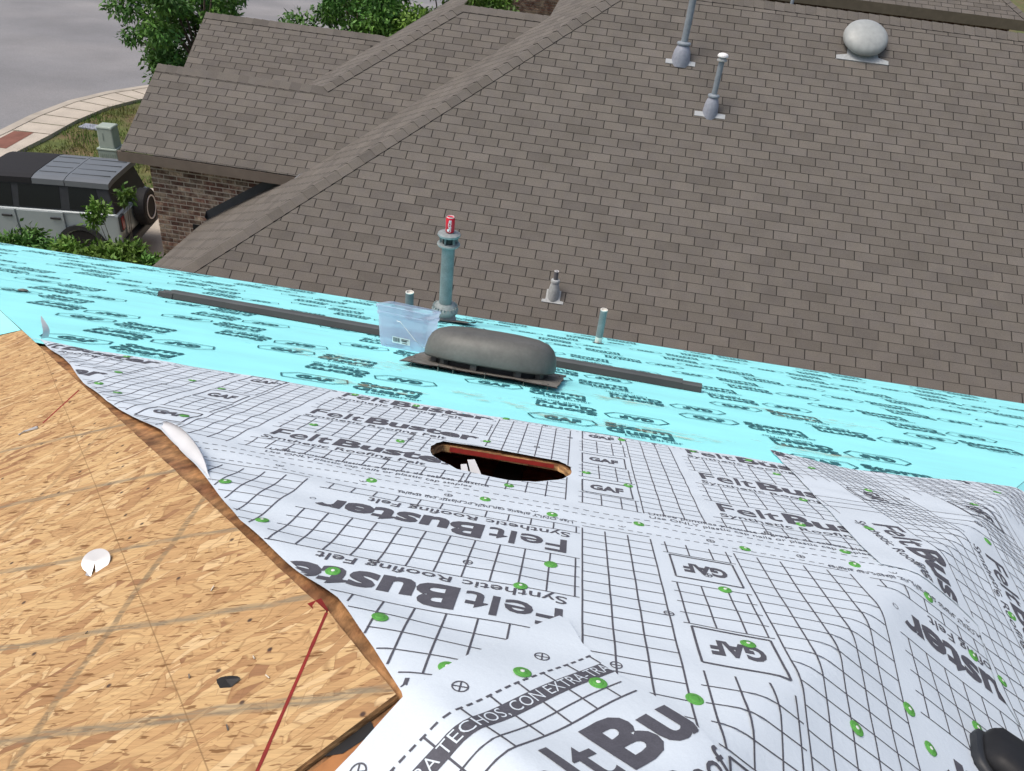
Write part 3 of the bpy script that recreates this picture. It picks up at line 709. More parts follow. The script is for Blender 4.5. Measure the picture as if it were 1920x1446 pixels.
def tri_sheet(outer, holes=(), step=None, pad=0.0):
    # constrained triangulation of an outline with holes, with inner points every step
    vs = []; ed = []
    for lp in [outer]+list(holes):
        b = len(vs); q = []
        for i in range(len(lp)):
            p0, p1 = Vector(lp[i]), Vector(lp[(i+1) % len(lp)]); n = max(1, int((p1-p0).length/step)) if step else 1
            for k in range(n): q.append(p0.lerp(p1, k/n))
        vs += q; ed += [(b+i, b+(i+1) % len(q)) for i in range(len(q))]
    if step:
        xs = [p[0] for p in outer]; ys = [p[1] for p in outer]; y = min(ys)+step/2
        while y < max(ys):
            x = min(xs)+step/2
            while x < max(xs):
                if inside((x, y), outer) and not any(inside((x, y), h) for h in holes): vs.append(Vector((x, y)))
                x += step
            y += step
    r = delaunay_2d_cdt(vs, ed, [], 0, 1e-6)
    V2 = r[0]; F = []
    for f in r[2]:
        c = sum((V2[i] for i in f), Vector((0, 0)))/len(f)
        if inside(c, outer) and not any(inside(c, h) for h in holes):
            a = (V2[f[1]]-V2[f[0]]).cross(V2[f[2]]-V2[f[0]]); F.append(tuple(f) if a > 0 else tuple(f)[::-1])
    return V2, F
mb = MB()
outB = [(apex.x, apex.y/CT), (crx(YE), SE), (hipx(YE), SE)]
v2, f2 = tri_sheet(outB, [SLOT])
mb.mesh([Bw(p.x, p.y, -0.003) for p in v2], f2)
XA, XC = -7.5, 7.5
mb.face([apex+V(0, 0, -.003), Vector((apex.x, -6, apex.z-.003)), Vector((XA, -6, zA(XA)-.003)), Vector((XA, YE+.4, zA(XA)-.003)), Vector((hipx(YE), YE, Bw(0, SE).z-.003))][::-1])
mb.face([apex+V(0, 0, -.003), Vector((crx(YE), YE, Bw(0, SE).z-.003)), Vector((XC, YE, zC(XC)-.003)), Vector((XC, -6, zC(XC)-.003)), Vector((apex.x, -6, apex.z-.003))][::-1])
own_roof = mb.build('roof', MT['deck'], Ho)
# cut faces of the slot
mb = MB(); n = len(SLOT)
for i in range(n):
    p, q = SLOT[i], SLOT[(i+1) % n]
    mb.face([Bw(*p, -.003), Bw(*q, -.003), Bw(*q, -.022), Bw(*p, -.022)], R.uniform(.8, 1.6))
mb.build('slot_edge', MT['board_edge'], own_roof)
rm_ = MB()       # red primer streak on the far lip of the slot
for i in range(11, 12): pass
xa, xb = -0.30, 0.01
rm_.face([Bw(xa, 1.9385, -.004), Bw(xb, 1.9375, -.004), Bw(xb, 1.9375, -.016), Bw(xa, 1.9385, -.019)]); rm_.build('red_mark', MT['red_paint'], own_roof)
# attic seen through the slot
at = MB()
bx4 = ((-.62, 1.45), (.42, 1.45), (.42, 2.45), (-.62, 2.45))
at.face([Bw(*p, -.16) for p in bx4])
for i in range(4):
    a, b = bx4[i], bx4[(i+1) % 4]; at.face([Bw(*a, -.16), Bw(*b, -.16), Bw(*b, -.02), Bw(*a, -.02)])
at.build('attic_lining', MT['attic_wood'], Ho)
at = MB(); at.box(Bw(-.13, 2.05, -.13), (.08, .7, .06), frame_matrix((0, 0, 0), (1, 0, 0), (0, CT, -ST), (0, ST, CT)).to_3x3()); at.build('rafter', MT['black'], Ho)
at = MB(); at.box(Bw(-.45, 1.95, -.09), (.04, .9, .12), frame_matrix((0, 0, 0), (1, 0, 0), (0, CT, -ST), (0, ST, CT)).to_3x3()); at.build('rafter', MT['old_board'], Ho)
# drip edge, fascia and walls
mb = MB()
mb.face([Bw(hipx(YE), SE-.05, .0015), Bw(crx(YE), SE-.05, .0015), Bw(crx(YE)+.02, SE+.075, .0015), Bw(hipx(YE)-.02, SE+.075, .0015)])
a, b = Bw(hipx(YE)-.02, SE+.075, .0015), Bw(crx(YE)+.02, SE+.075, .0015)
mb.face([a, b, b+V(0, .004, -.06), a+V(0, .004, -.06)]); mb.build('drip_edge', MT['slate_metal'], Ho)
mb = MB(); mb.box(((hipx(YE)+crx(YE))/2, YE-.02, Bw(0, SE).z-.14), (crx(YE)-hipx(YE), .03, .2)); mb.build('fascia', MT['fascia'], Ho)
mb = MB(); zt = Bw(0, SE).z-.1
xw0, xw1 = -6.0, 4.3
for p, q in (((xw0, YE-.4), (xw1, YE-.4)), ((xw1, YE-.4), (xw1, -6)), ((xw1, -6), (xw0, -6)), ((xw0, -6), (xw0, YE-.4))):
    mb.face([(*p, GZ), (*q, GZ), (*q, zt), (*p, zt)])
mb.build('wall', MT['brick'], Ho)
# OSB boards on the left slope (11 mm thick, laid on the deck)
def board(pts, th, m, me_, name, parent, zoff=0.0, wob=0.0):
    # pts in plan (x, y) on the left slope, counter-clockwise; sides get the edge material
    dense = []
    for i in range(len(pts)):
        p, q = Vector(pts[i]), Vector(pts[(i+1) % len(pts)]); n = max(1, int((q-p).length/0.02))
        if (q-p).length > 3: n = 1
        for k in range(n):
            r_ = p.lerp(q, k/n); w = wob*noise.noise((r_.x*22, r_.y*22, 3.1)) if n > 1 else 0
            dense.append((r_.x+w, r_.y+w))
    w3 = lambda p, h: Vector((p[0], p[1], zA(p[0])))+nA*h
    o = MB(); o.face([w3(p, zoff+th) for p in dense]); b = o.build(name, MT[m], parent)
    e = MB()
    for i in range(len(dense)):
        p, q = dense[i], dense[(i+1) % len(dense)]
        for k in range(3):
            h0, h1 = zoff+th*k/3, zoff+th*(k+1)/3
            e.face([w3(p, h0), w3(q, h0), w3(q, h1-.0002), w3(p, h1-.0002)], (0.7, 1.25, 0.95)[k]*R.uniform(.75, 1.3))
    e.build('board_edge', MT[me_], b)
    return b
XS = -0.2885
def hipin(y, d=-0.006): return (hipx(y)-d, y)
te = Vector((-0.70, -0.71)).normalized(); cn = Vector((-0.143, 0.583))
ts = cn+te*((XS-.0015-cn.x)/te.x); tl = cn+te*4.0
ys = HK.y+(XS-HK.x)/HD.x
board([(XS+.0017, ts.y+.002), (cn.x, cn.y), (XS+.0017, ys+.004)][::1], 0.011, 'osb', 'board_edge', 'osb_board', own_roof, 0.0, 0.0012)
board([(XS-.0017, ts.y-.002), (XS-.0017, ys+.004), hipin(1.1), hipin(1.7), hipin(2.33, -.004), (-3.4, 2.28), (-6.5, 2.2), (-6.5, tl.y), (tl.x, tl.y)], 0.011, 'osb', 'board_edge', 'osb_board', own_roof, 0.0, 0.0012)
mb = MB(); a = Vector((XS, ts.y, zA(XS)))+nA*.0085; b = Vector((XS, ys, zA(XS)))+nA*.0085
k = 16
for i in range(k):
    p, q = a.lerp(b, i/k), a.lerp(b, (i+1)/k); wa = 0.0022+0.0012*noise.noise((i*.9, 0, 0)); wb = 0.0022+0.0012*noise.noise(((i+1)*.9, 0, 0))
    mb.face([p+V(-wa, 0, .0042), p+V(wa, 0, .0042), q+V(wb, 0, .0042), q+V(-wb, 0, .0042)])
mb.build('red_seam', MT['red_paint'], own_roof)
mb = MB(); c3 = Vector((-0.312, 0.752, zA(-.312)))+nA*.012
mb.mesh([c3+V(-.012, -.004, 0), c3+V(.012, -.018, -.002), c3+V(.024, -.004, -.012), c3+V(.004, .012, -.002)], [(0, 1, 2, 3)]); mb.build('red_mark', MT['red_paint'], own_roof)
mb = MB()
for (x0, y0, x1, y1) in ((-1.377, 1.513, -1.380, 1.68),):
    a = Vector((x0, y0, zA(x0)))+nA*.0116; b = Vector((x1, y1, zA(x1)))+nA*.0116
    mb.face([a+V(-.0022, 0, 0), a+V(.0022, 0, 0), b+V(.003, 0, 0), b+V(-.003, 0, 0)])
mb.build('red_line', MT['red_paint'], own_roof)
# older board below the ridge cut
mb = MB()
o1 = [cn+Vector((.018, .006)), cn+Vector((.05, -.06)), cn+te*1.2+Vector((.09, -.11)), cn+te*1.2]
mb.face([(p[0], p[1], zA(p[0])+.0005) for p in o1][::-1])
mb.build('ridge_board', MT['old_board'], Ho)
mb = MB()
g_ = [cn+te*.040+Vector((.0, -.001)), cn+te*.046+Vector((.016, -.012)), cn+te*.085+Vector((.010, -.012)), cn+te*.105+Vector((.0, -.001))]
mb.face([(p.x, p.y, zA(p.x)+.0014) for p in g_][::-1]); mb.build('ridge_gap_shade', MT['black'], Ho)  # flat black patch painted over the board as the shade inside the gap

# ------------------------------------------------------------------ lettering and print helpers
_txt = {}
def text2d(body, size, bold=0.0, sx=1.0, space=1.0, cell=0.012):
    key = (body, size, bold, sx, space)
    if key in _txt: return _txt[key]
    cu = bpy.data.curves.new('t', 'FONT'); cu.body = body; cu.size = size; cu.offset = bold*size; cu.resolution_u = 3; cu.space_character = space; cu.dimensions = '2D'; cu.fill_mode = 'BOTH'
    ob = bpy.data.objects.new('t', cu); C.objects.link(ob)
    dg = bpy.context.evaluated_depsgraph_get(); me = bpy.data.meshes.new_from_object(ob.evaluated_get(dg))
    bm = bmesh.new(); bm.from_mesh(me); bmesh.ops.triangulate(bm, faces=bm.faces)
    for _ in range(4):
        es = [e for e in bm.edges if e.calc_length() > cell]
        if not es: break
        bmesh.ops.subdivide_edges(bm, edges=es, cuts=1); bmesh.ops.triangulate(bm, faces=bm.faces)
    bm.verts.index_update()
    vs = [(v.co.x*sx, v.co.y) for v in bm.verts]; fs = [tuple(v.index for v in f.verts) for f in bm.faces]
    bm.free(); bpy.data.objects.remove(ob); bpy.data.curves.remove(cu); bpy.data.meshes.remove(me)
    fs2 = []
    for f in fs:
        a, b, c = (vs[i] for i in f[:3])
        fs2.append(f if (b[0]-a[0])*(c[1]-a[1])-(b[1]-a[1])*(c[0]-a[0]) > 0 else f[::-1])
    w = max(v[0] for v in vs) if vs else 0
    _txt[key] = (vs, fs2, w); return _txt[key]

# unfolded roof coordinates (x, s) -> world, folding over the right-hand hip
E1 = Vector((0.5828, 0.8126)); E2 = Vector((0.8126, -0.5828)); K0 = Vector((0.29, 0.696))
KW = Bw(*K0); E1W = Vector((0.5828, 0.74002, -0.33569)); E2B = Vector((0.8126, -0.53075, 0.24076)); E2C = Vector((0.64120, -0.67256, -0.36945))
RHO = 0.018
def wave(x, s):
    d = (Vector((x, s))-K0).dot(E2)
    h = 0.0016+0.0032*(0.5+0.5*noise.noise((x*4.2, s*4.2, 1.3)))+0.0016*(0.5+0.5*noise.noise((x*13, s*13, 5.3)))
    left = math.exp(-max(0, x-hipx(s*CT))/0.42)
    h += 0.0075*left*(0.5+0.5*math.sin(38*s+14*x+3*noise.noise((x*3, s*3, 8))))
    if s > 1.45: h += 0.002*(0.5+0.5*math.sin(31*s+6*noise.noise((x*4, s*4, 2))))
    h += 0.0018*math.exp(-((d-.05)/.20)**2)*(0.5+0.5*math.sin(24*(x*E1.x+s*E1.y)+9*d))
    return h
L1 = Vector((-0.717686, 0.696367)); L2 = Vector((-0.696367, -0.717686)); LK = Vector((-0.161456, 0.618014/CT)); LW = Bw(*LK)
L1W = Vector((-0.717686, 0.634170, -0.287672)); L2B = Vector((-0.696367, -0.653585, 0.296479)); L2A = Vector((-0.588643, -0.773194, -0.235947))
def rp(x, s, off=0.0, flat_=False):
    ql = Vector((x, s))-LK; dl = ql.dot(L2); RL = 0.02
    if dl > -RL and x < 0.08:
        l = ql.dot(L1)
        if dl > RL: a, b = 0.0, dl
        else: b = (dl+RL)**2/(4*RL); a = dl-b
        n = nB.lerp(nA, min(1, (dl+RL)/(2*RL))).normalized()
        return LW+L1W*l+L2B*a+L2A*b+n*((0 if flat_ else wave(x, s)*(1-.75*min(1, (dl+RL)/(2*RL))))+off)
    q = Vector((x, s))-K0; l = q.dot(E1); d = q.dot(E2)
    if d < -RHO: a, b = d, 0.0
    elif d > RHO: a, b = 0.0, d
    else: b = (d+RHO)**2/(4*RHO); a = d-b
    k = min(1, max(0, (d+RHO)/(2*RHO))); n = nB.lerp(nC, k).normalized()
    return KW+E1W*l+E2B*a+E2C*b+n*((0 if flat_ else wave(x, s))+off)
class Sheet:
    def __init__(s, name, outer, layer, label, holes=(), step=0.02, group=None):
        s.layer = layer; s.outer = outer; s.holes = holes
        v2, f2 = tri_sheet(outer, holes, step)
        mb = MB(); mb.mesh([rp(p.x, p.y, layer) for p in v2], f2)
        s.o = mb.build(name, MT['felt'], smooth=True); tag(s.o, label, 'roofing felt', group)
        s.print_ = MB(); s.grid = MB()
    def ok(s, p): return inside(p, s.outer) and not any(inside(p, h) for h in s.holes)
    def ribbon(s, p, q, w, mb=None, h=0.0007, step=0.014):
        mb = mb or s.grid; p, q = Vector(p), Vector(q); L = (q-p).length
        if L < 1e-4: return
        n = max(1, int(L/step)); t = (q-p)/L; m = Vector((-t.y, t.x))*w/2
        for i in range(n):
            a, b = p.lerp(q, i/n), p.lerp(q, (i+1)/n)
            if not (s.ok(a) and s.ok(b)): continue
            c = [a-m, b-m, b+m, a+m]
            mb.face([rp(k.x, k.y, s.layer+h) for k in c])
    def ring(s, c, r, w=0.0022, cross=True):
        n = 18
        for i in range(n):
            a, b = 2*math.pi*i/n, 2*math.pi*(i+1)/n
            s.ribbon((c[0]+r*math.cos(a), c[1]+r*math.sin(a)), (c[0]+r*math.cos(b), c[1]+r*math.sin(b)), w, s.print_)
        if cross:
            s.ribbon((c[0]-r, c[1]), (c[0]+r, c[1]), w, s.print_); s.ribbon((c[0], c[1]-r), (c[0], c[1]+r), w, s.print_)
    def text(s, body, size, at, ang=0.0, bold=0.0, sx=1.0, width=None, space=1.0, mb=None, h=0.0009, align='L'):
        vs, fs, w = text2d(body, size, bold, sx, space); k = width/w if width else 1.0; ca, sa = math.cos(ang), math.sin(ang)
        x0 = -w*k if align == 'R' else 0
        P = [Vector((at[0]+(x*k+x0)*ca-y*sa, at[1]+(x*k+x0)*sa+y*ca)) for x, y in vs]
        ins = [s.ok(p) for p in P]
        fs = [f for f in fs if all(ins[i] for i in f)]
        used = sorted({i for f in fs for i in f}); mp = {i: j for j, i in enumerate(used)}
        (mb or s.print_).mesh([rp(P[i].x, P[i].y, s.layer+h) for i in used], [tuple(mp[i] for i in f) for f in fs])
    def brand(s, at, ang=0.0, k=1.0):
        # FeltBuster with the smaller line below; at = lower left corner of the large letters
        ca, sa = math.cos(ang), math.sin(ang); P = lambda x, y: (at[0]+x*ca-y*sa, at[1]+x*sa+y*ca)
        b1, b2 = MB(), MB()
        s.text('Felt', 0.105*k, P(0, 0), ang, 0.012, width=0.168*k, mb=b1); s.text('Buster', 0.105*k, P(0.174*k, 0), ang, 0.035, width=0.356*k, mb=b1)
        s.text('Synthetic Roofing Felt', 0.038*k, P(0.0, -0.047*k), ang, 0.008, width=0.44*k, mb=b2)
        s.ring(P(0.545*k, 0.012*k), 0.006*k, 0.0016, False)
        if b1.f: b1.build('lettering', MT['ink'], s.o)
        if b2.f: b2.build('small_lettering', MT['ink'], s.o)
    def gaf(s, at, w=0.13, h=0.118, ang=0.0):
        ca, sa = math.cos(ang), math.sin(ang); P = lambda x, y: (at[0]+x*ca-y*sa, at[1]+x*sa+y*ca)
        c = [P(0, 0), P(w, 0), P(w, h), P(0, h)]
        b1 = MB()
        for i in range(4): s.ribbon(c[i], c[(i+1) % 4], 0.0042, b1, 0.0011)
        s.text('GAF', 0.062, P(w*.16, h*.34), ang, 0.045, width=w*.68, mb=b1)
        if b1.f: b1.build('printed_logo', MT['ink'], s.o)
    def done(s):
        if s.grid.f: s.grid.build('printed_grid', MT['ink'], s.o, kind='stuff')
        if s.print_.f: s.print_.build('printed_marks', MT['ink'], s.o, kind='stuff')
capm = MB(); capm.lathe([(.0127, 0), (.0129, .0007), (.0120, .0014), (.0078, .0010), (.0070, .0019), (.0040, .0021)], 20)
cap_me = capm.data('cap_nail', MT['cap_green'], True)
hm_ = MB(); hm_.lathe([(.0031, .0020), (.0031, .0027), (.001, .0030)], 12); head_me = hm_.data('nail_head', MT['white'], True)
def cap_nail(sh, x, s):
    p = rp(x, s, sh.layer+.0008); px = rp(x+.01, s, sh.layer+.0008)-p; py = rp(x, s+.01, sh.layer+.0008)-p
    n = px.cross(py).normalized(); ux = px.normalized(); k = R.uniform(0, 6.28); ux = (Matrix.Rotation(k, 3, n) @ ux); n = (n+ux*R.uniform(-.08, .08)).normalized(); uy = n.cross(ux).normalized(); ux = uy.cross(n)
    M = frame_matrix(p, ux, uy, n)
    o = place('cap_nail', cap_me, sh.o, M)
    if R.random() < 0.75:
        q = bpy.data.objects.new('nail_head', head_me); C.objects.link(q); q.parent = o

# ------------------------------------------------------------------ turquoise leak barrier
Lb = thing('leak_barrier', Bw(0, 4.5), 'bright turquoise printed leak barrier membrane covering the lower roof to the eave', 'roof membrane')
def bpt(x, s, h): return Bw(x, s, h)
lab = MB()
def add2d(mb, data, at, k=1.0, sc=1.0, flip=False):
    vs, fs, w = data; sgn = -1 if flip else 1
    mb.mesh([(at[0]+sgn*x*k, at[1]+sgn*y*sc, 0) for x, y in vs], fs)
def label_mesh(flip):
    mb = MB()
    def rib(p, q, w=.007):
        p, q = Vector(p), Vector(q); t = (q-p).normalized(); m = Vector((-t.y, t.x))*w/2; mb.face([(*(p-m), 0), (*(q-m), 0), (*(q+m), 0), (*(p+m), 0)])
    hexa = [(-.02, 0), (.0, .10), (.20, .10), (.25, 0), (.20, -.0), (.0, 0)]
    pts = [(0, -.005), (.19, -.005), (.235, .055), (.215, .115), (.02, .115), (-.025, .055)]
    for i in range(6): rib(pts[i], pts[(i+1) % 6])
    a = text2d('GAF', .085, .05, 1, 1, .2); add2d(mb, a, (.035, .026), .14/a[2], 1)
    a = text2d('Storm', .095, .035, 1, 1, .2); add2d(mb, a, (.265, .072), .25/a[2], 1)
    a = text2d('Guard', .095, .035, 1, 1, .2); add2d(mb, a, (.265, -.012), .25/a[2], 1)
    a = text2d('Leak Barrier', .042, .01, 1, 1, .2); add2d(mb, a, (.33, -.055), .21/a[2], 1)
    if flip: mb.v = [(.52-x, .10-y, z) for x, y, z in mb.v]
    return mb.data('printed_label', MT['ink_blue'])
labels = [label_mesh(False), label_mesh(True)]
s0 = 2.38; wd_ = 0.85; ns = 5; rl = random.Random(21)
for i in range(ns):
    sa = s0+i*wd_-(.09 if i else 0); sb = min(s0+(i+1)*wd_, SE+.012) if i < ns-1 else SE+.012; lay = 0.0012+0.0011*(ns-i)
    nx, nsg = 110, 8; mb = MB(); vs = []
    for a in range(nsg+1):
        s_ = sa+(sb-sa)*a/nsg; y = s_*CT
        for b in range(nx+1):
            x = hipx(y)+(crx(y)-hipx(y))*b/nx
            vs.append(bpt(x, s_, lay+0.0022*(0.5+0.5*noise.noise((x*1.7, s_*2.6, i)))+0.0006*noise.noise((x*9, s_*9, i))))
    fs = [(a*(nx+1)+b, a*(nx+1)+b+1, (a+1)*(nx+1)+b+1, (a+1)*(nx+1)+b) for a in range(nsg) for b in range(nx)]
    mb.mesh(vs, fs); st = mb.build('membrane_strip', MT['membrane'], Lb, smooth=True)
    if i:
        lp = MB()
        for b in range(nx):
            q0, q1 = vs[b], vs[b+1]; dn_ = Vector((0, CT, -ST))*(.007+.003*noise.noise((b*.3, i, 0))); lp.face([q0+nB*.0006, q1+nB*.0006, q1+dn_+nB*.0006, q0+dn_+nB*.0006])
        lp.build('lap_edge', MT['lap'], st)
    for row in range(3):
        flip = (row+i) % 2; s_ = sa+.13+row*.27+(.02 if i else 0)
        x = hipx((s_+.1)*CT)+.08+rl.uniform(0, .5)
        while x < 4.4:
            y = (s_+.1)*CT
            if hipx(y)+.05 < x and x+.56 < crx(y)-.02 and s_+.1 < SE:
                M = frame_matrix(bpt(x, s_, lay+.0042), (1, 0, 0), (0, CT, -ST), nB)
                pr = [project(bpt(x+dx, s_, 0)) for dx in (0, .5)]
                if pr[1][0] > -60 and pr[0][0] < 1990: place('printed_label', labels[1 if flip else 0], st, M)
            x += .95
# the same membrane turned over the left hip
mb = MB(); vs = []; nx, ny = 12, 30
for a in range(ny+1):
    y = 2.36+(YE-2.36)*a/ny
    for b in range(nx+1):
        x = hipx(y)+.004-(b/nx)*2.2; vs.append(Vector((x, y, zA(x)))+nA*(.004+.0015*noise.noise((x*3, y*3, 4))))
mb.mesh(vs, [(a*(nx+1)+b+1, a*(nx+1)+b, (a+1)*(nx+1)+b, (a+1)*(nx+1)+b+1) for a in range(ny) for b in range(nx)]); mb.build('membrane_strip', MT['membrane'], Lb, smooth=True)
mb = MB(); vs = []
for a in range(ny+1):
    y = 2.40+(YE-2.40)*a/ny
    for b in range(nx+1):
        x = crx(y)-.004+(b/nx)*2.2; vs.append(Vector((x, y, zC(x)))+nC*(.004+.0015*noise.noise((x*3, y*3, 9))))
mb.mesh(vs, [(a*(nx+1)+b, a*(nx+1)+b+1, (a+1)*(nx+1)+b+1, (a+1)*(nx+1)+b) for a in range(ny) for b in range(nx)]); mb.build('membrane_strip', MT['membrane'], Lb, smooth=True)
dust = mat('dust', (0.55, 0.42, 0.24), 0.9, 0.2, 30)
t_ = dust.node_tree; nz = t_.nodes.new('ShaderNodeTexNoise'); nz.inputs['Scale'].default_value = 26; nz.inputs['Detail'].default_value = 6
gp = t_.nodes.new('ShaderNodeNewGeometry'); sm_ = t_.nodes.new('ShaderNodeVectorMath'); sm_.operation = 'MULTIPLY'; sm_.inputs[1].default_value = (.5, 1.2, 1.2); t_.links.new(gp.outputs['Position'], sm_.inputs[0]); t_.links.new(sm_.outputs[0], nz.inputs['Vector'])
mr_ = t_.nodes.new('ShaderNodeMapRange'); mr_.inputs[1].default_value = .50; mr_.inputs[2].default_value = .74; mr_.inputs[3].default_value = 0; mr_.inputs[4].default_value = .55; t_.links.new(nz.outputs[0], mr_.inputs[0])
t_.links.new(mr_.outputs[0], t_.nodes['Principled BSDF'].inputs['Alpha'])
mb = MB()
for (x, s_, w, h) in ((-.92, 3.12, .30, .16), (-.25, 2.72, .16, .10), (.06, 2.60, .2, .10), (.43, 2.62, .2, .1), (.95, 2.72, .2, .08), (-.7, 2.58, .2, .08), (.2, 3.2, .25, .1), (1.2, 3.6, .3, .12)):
    pts = [bpt(x+w*math.cos(a)*(1+.3*math.sin(3*a+x)), s_+h*math.sin(a)*(1+.25*math.cos(2*a)), .0125) for a in [2*math.pi*k/20 for k in range(20)]]; mb.face(pts)
mb.build('sawdust', dust, Lb, kind='stuff')

# ------------------------------------------------------------------ grey printed felt
def edge_left(smin, smax):
    e = [(-2.06, 2.475), (-1.93, 2.42), (-1.78, 2.28), (-1.599, 2.111), (-1.42, 1.915), (-1.238, 1.745), (-1.10, 1.64), (-.979, 1.561), (-.82, 1.39), (-.675, 1.225), (-.549, 1.074), (-.46, .99), (-.376, .913), (-.289, .838), (-.201, .729), (-.14, .647), (-.10, .56), (-.08, .46)]
    return [p for p in e if smin <= p[1] <= smax]
top = [(x, 2.415+.05*(x > .9)*(x-.9)+.012*noise.noise((x*2.3, 0, 4))) for x in [-1.9+.1*k for k in range(27)]]
out1 = [(.80, 1.44), (.80, 2.40)]
o1 = [(.84, 1.44)]+[(.84, 2.43)]+[p for p in top[::-1] if p[0] < .82]+[(-2.06, 2.475)]+edge_left(1.44, 2.46)+[(-.86, 1.44)]
f1 = Sheet('felt_sheet', o1, 0.0042, 'upper course of grey grid-printed felt with the vent slot cut through it', [SLOT])
o2 = [(-.905, 1.487), (-.40, 1.487), (.1, 1.489), (.6, 1.485), (1.02, 1.487), (1.25, 1.45), (1.3, 1.2), (1.25, .75), (.75, .40), (.2, .36), (-.05, .40)]+edge_left(.46, 1.48)[::-1]
f2_ = Sheet('felt_sheet', o2, 0.0066, 'middle course of grey felt with upside-down lettering, running over the right-hand hip')
o3 = [(.79, 2.62), (.785, 2.2), (.775, 1.9), (.765, 1.60), (.765, 1.47), (.84, 1.462), (.94, 1.462), (1.016, 1.445), (1.005, 1.354), (1.0, 1.255), (1.05, 1.161), (1.12, 1.05), (1.3, .95), (2.3, 1.4), (2.5, 2.6), (1.75, 2.68), (1.6, 2.66), (1.3, 2.55), (1.05, 2.50)]
f3 = Sheet('felt_sheet', o3, 0.0092, 'felt sheet on the right slope with lettering running downhill, nearest the right edge')
o4 = [(-.26, .48), (-.222, .518), (-.205, .537), (-.180, .566), (-.158, .598), (-.132, .636), (-.110, .670), (-.054, .76), (.052, .914), (.066, .905), (.089, .834), (.143, .758), (.192, .719), (.235, .669), (.275, .60), (.30, .50), (.25, .40), (.1, .36), (-.1, .34), (-.25, .40)]
f4 = Sheet('felt_sheet', o4, 0.0125, 'torn felt flap laid over the ridge at the bottom with slanted dark banner', step=0.015)

U, Hh = 0.0497, 0.0437
def grid_cols(sh, xs, sa, sb, rows, w=0.0032, gaps=()):
    for x in xs: 
        sh.ribbon((x, sa), (x, sb), w)
    for s_ in rows: sh.ribbon((xs[0], s_), (xs[-1], s_), w*.72)
def course(sh, x_ref, flip, s_lo, s_hi, text_s, n0, n1):
    # one roll: 1.2 m repeat of lettering, open grid and boxes
    rows = [s_lo+.02+Hh*k for k in range(int((s_hi-s_lo)/Hh)+1)]
    for n in range(n0, n1):
        x0 = x_ref+1.2*n
        if not flip: tx0, tx1, g1a, g1b, bx0, bx1, g2a, g2b = x0, x0+.535, x0+.56, x0+.84, x0+.85, x0+.985, x0+1.0, x0+1.195
        else: tx0, tx1, g1a, g1b, bx0, bx1, g2a, g2b = x0-.535, x0, x0+.025, x0+.195, x0+.205, x0+.337, x0+.355, x0+.64
        grid_cols(sh, [g1a+U*k for k in range(int((g1b-g1a)/U)+1)], s_lo+.012, s_hi-.02, rows)
        grid_cols(sh, [g2a+U*k for k in range(int((g2b-g2a)/U)+1)], s_lo+.012, s_hi-.02, rows)
        for ts_ in text_s:
            if not flip: sh.brand((tx0, ts_), 0.0)
            else: sh.brand((tx1, ts_+.077), math.pi)
            sh.gaf((bx0, ts_-.035) if not flip else (bx1, ts_-.018+.118), ang=0 if not flip else math.pi)
        # grid strips between the lines of lettering and between the boxes
        bands = []
        tt = sorted(text_s); lo = -.058 if not flip else -.012; hi = .088 if not flip else .135
        edges = [s_lo+.012]+[v for q in tt for v in (q+lo, q+hi)]+[s_hi-.02]
        for k in range(0, len(edges), 2):
            a, b = edges[k], edges[k+1]
            if b-a < .02: continue
            m = max(1, round((b-a)/Hh))
            for j in range(m+1): sh.ribbon((tx0-.02, a+(b-a)*j/m), (tx1+.02, a+(b-a)*j/m), .0024)
            x = tx0
            while x < tx1+.02: sh.ribbon((x, a), (x, b), .0032); x += U
        for k in range(len(tt)+1):
            a = s_lo+.012 if k == 0 else tt[k-1]+.11; b = s_hi-.02 if k == len(tt) else tt[k]-.045
            for j in range(int(max(0, (b-a))/Hh)+1): sh.ribbon((bx0-.01, a+Hh*j), (bx1+.01, a+Hh*j), .0024)
            for x in (bx0, (bx0+bx1)/2-.02, (bx0+bx1)/2+.03, bx1): sh.ribbon((x, a), (x, b), .0032)
        for k in range(3): sh.ring((g1a+U*(1+2*k), s_lo+.30+.21*k), .0085)
        sh.ring((tx0+.1, tt[0]+(-.12 if not flip else .2)), .0085); sh.ring((tx0+.35, tt[1]+(-.12 if not flip else .2)), .0085)
# upper course
course(f1, -0.760, False, 1.555, 2.40, [1.70, 2.01, 2.325], -1, 2)
for k in range(3): f1.text('Use ONLY plastic cap nails or plastic cap staples', .024, (-.70+.95*(k-1), 1.535), 0, .004, width=.52); f1.text('Utilice puntillas plásticas o grapas de cabeza plástica', .024, (-.70+.95*(k-1), 1.562), 0, .004, width=.56)
x = -1.9
while x < .84: f1.ribbon((x, 1.512), (x+.014, 1.512), .003, f1.print_); f1.ribbon((x, 2.388), (x+.010, 2.388), .003, f1.print_); x += .024
for k in range(14): f1.ring((-1.75+.19*k, 2.362+.03*(k % 2)), .008)
# middle course
course(f2_, 0.065, True, .50, 1.40, [.545, .873, 1.204], -1, 2)
x = -.9
while x < 1.3: f2_.ribbon((x, 1.466), (x+.012, 1.466), .0026, f2_.print_); f2_.ribbon((x, 1.415), (x+.012, 1.415), .0026, f2_.print_); x += .021
for k in range(9): f2_.ring((-.62+.20*k, 1.440), .009)
for x in (.07, 1.03): f2_.text('Use ONLY plastic cap nails or plastic cap staples', .022, (x, 1.412), math.pi, .004, width=.40)
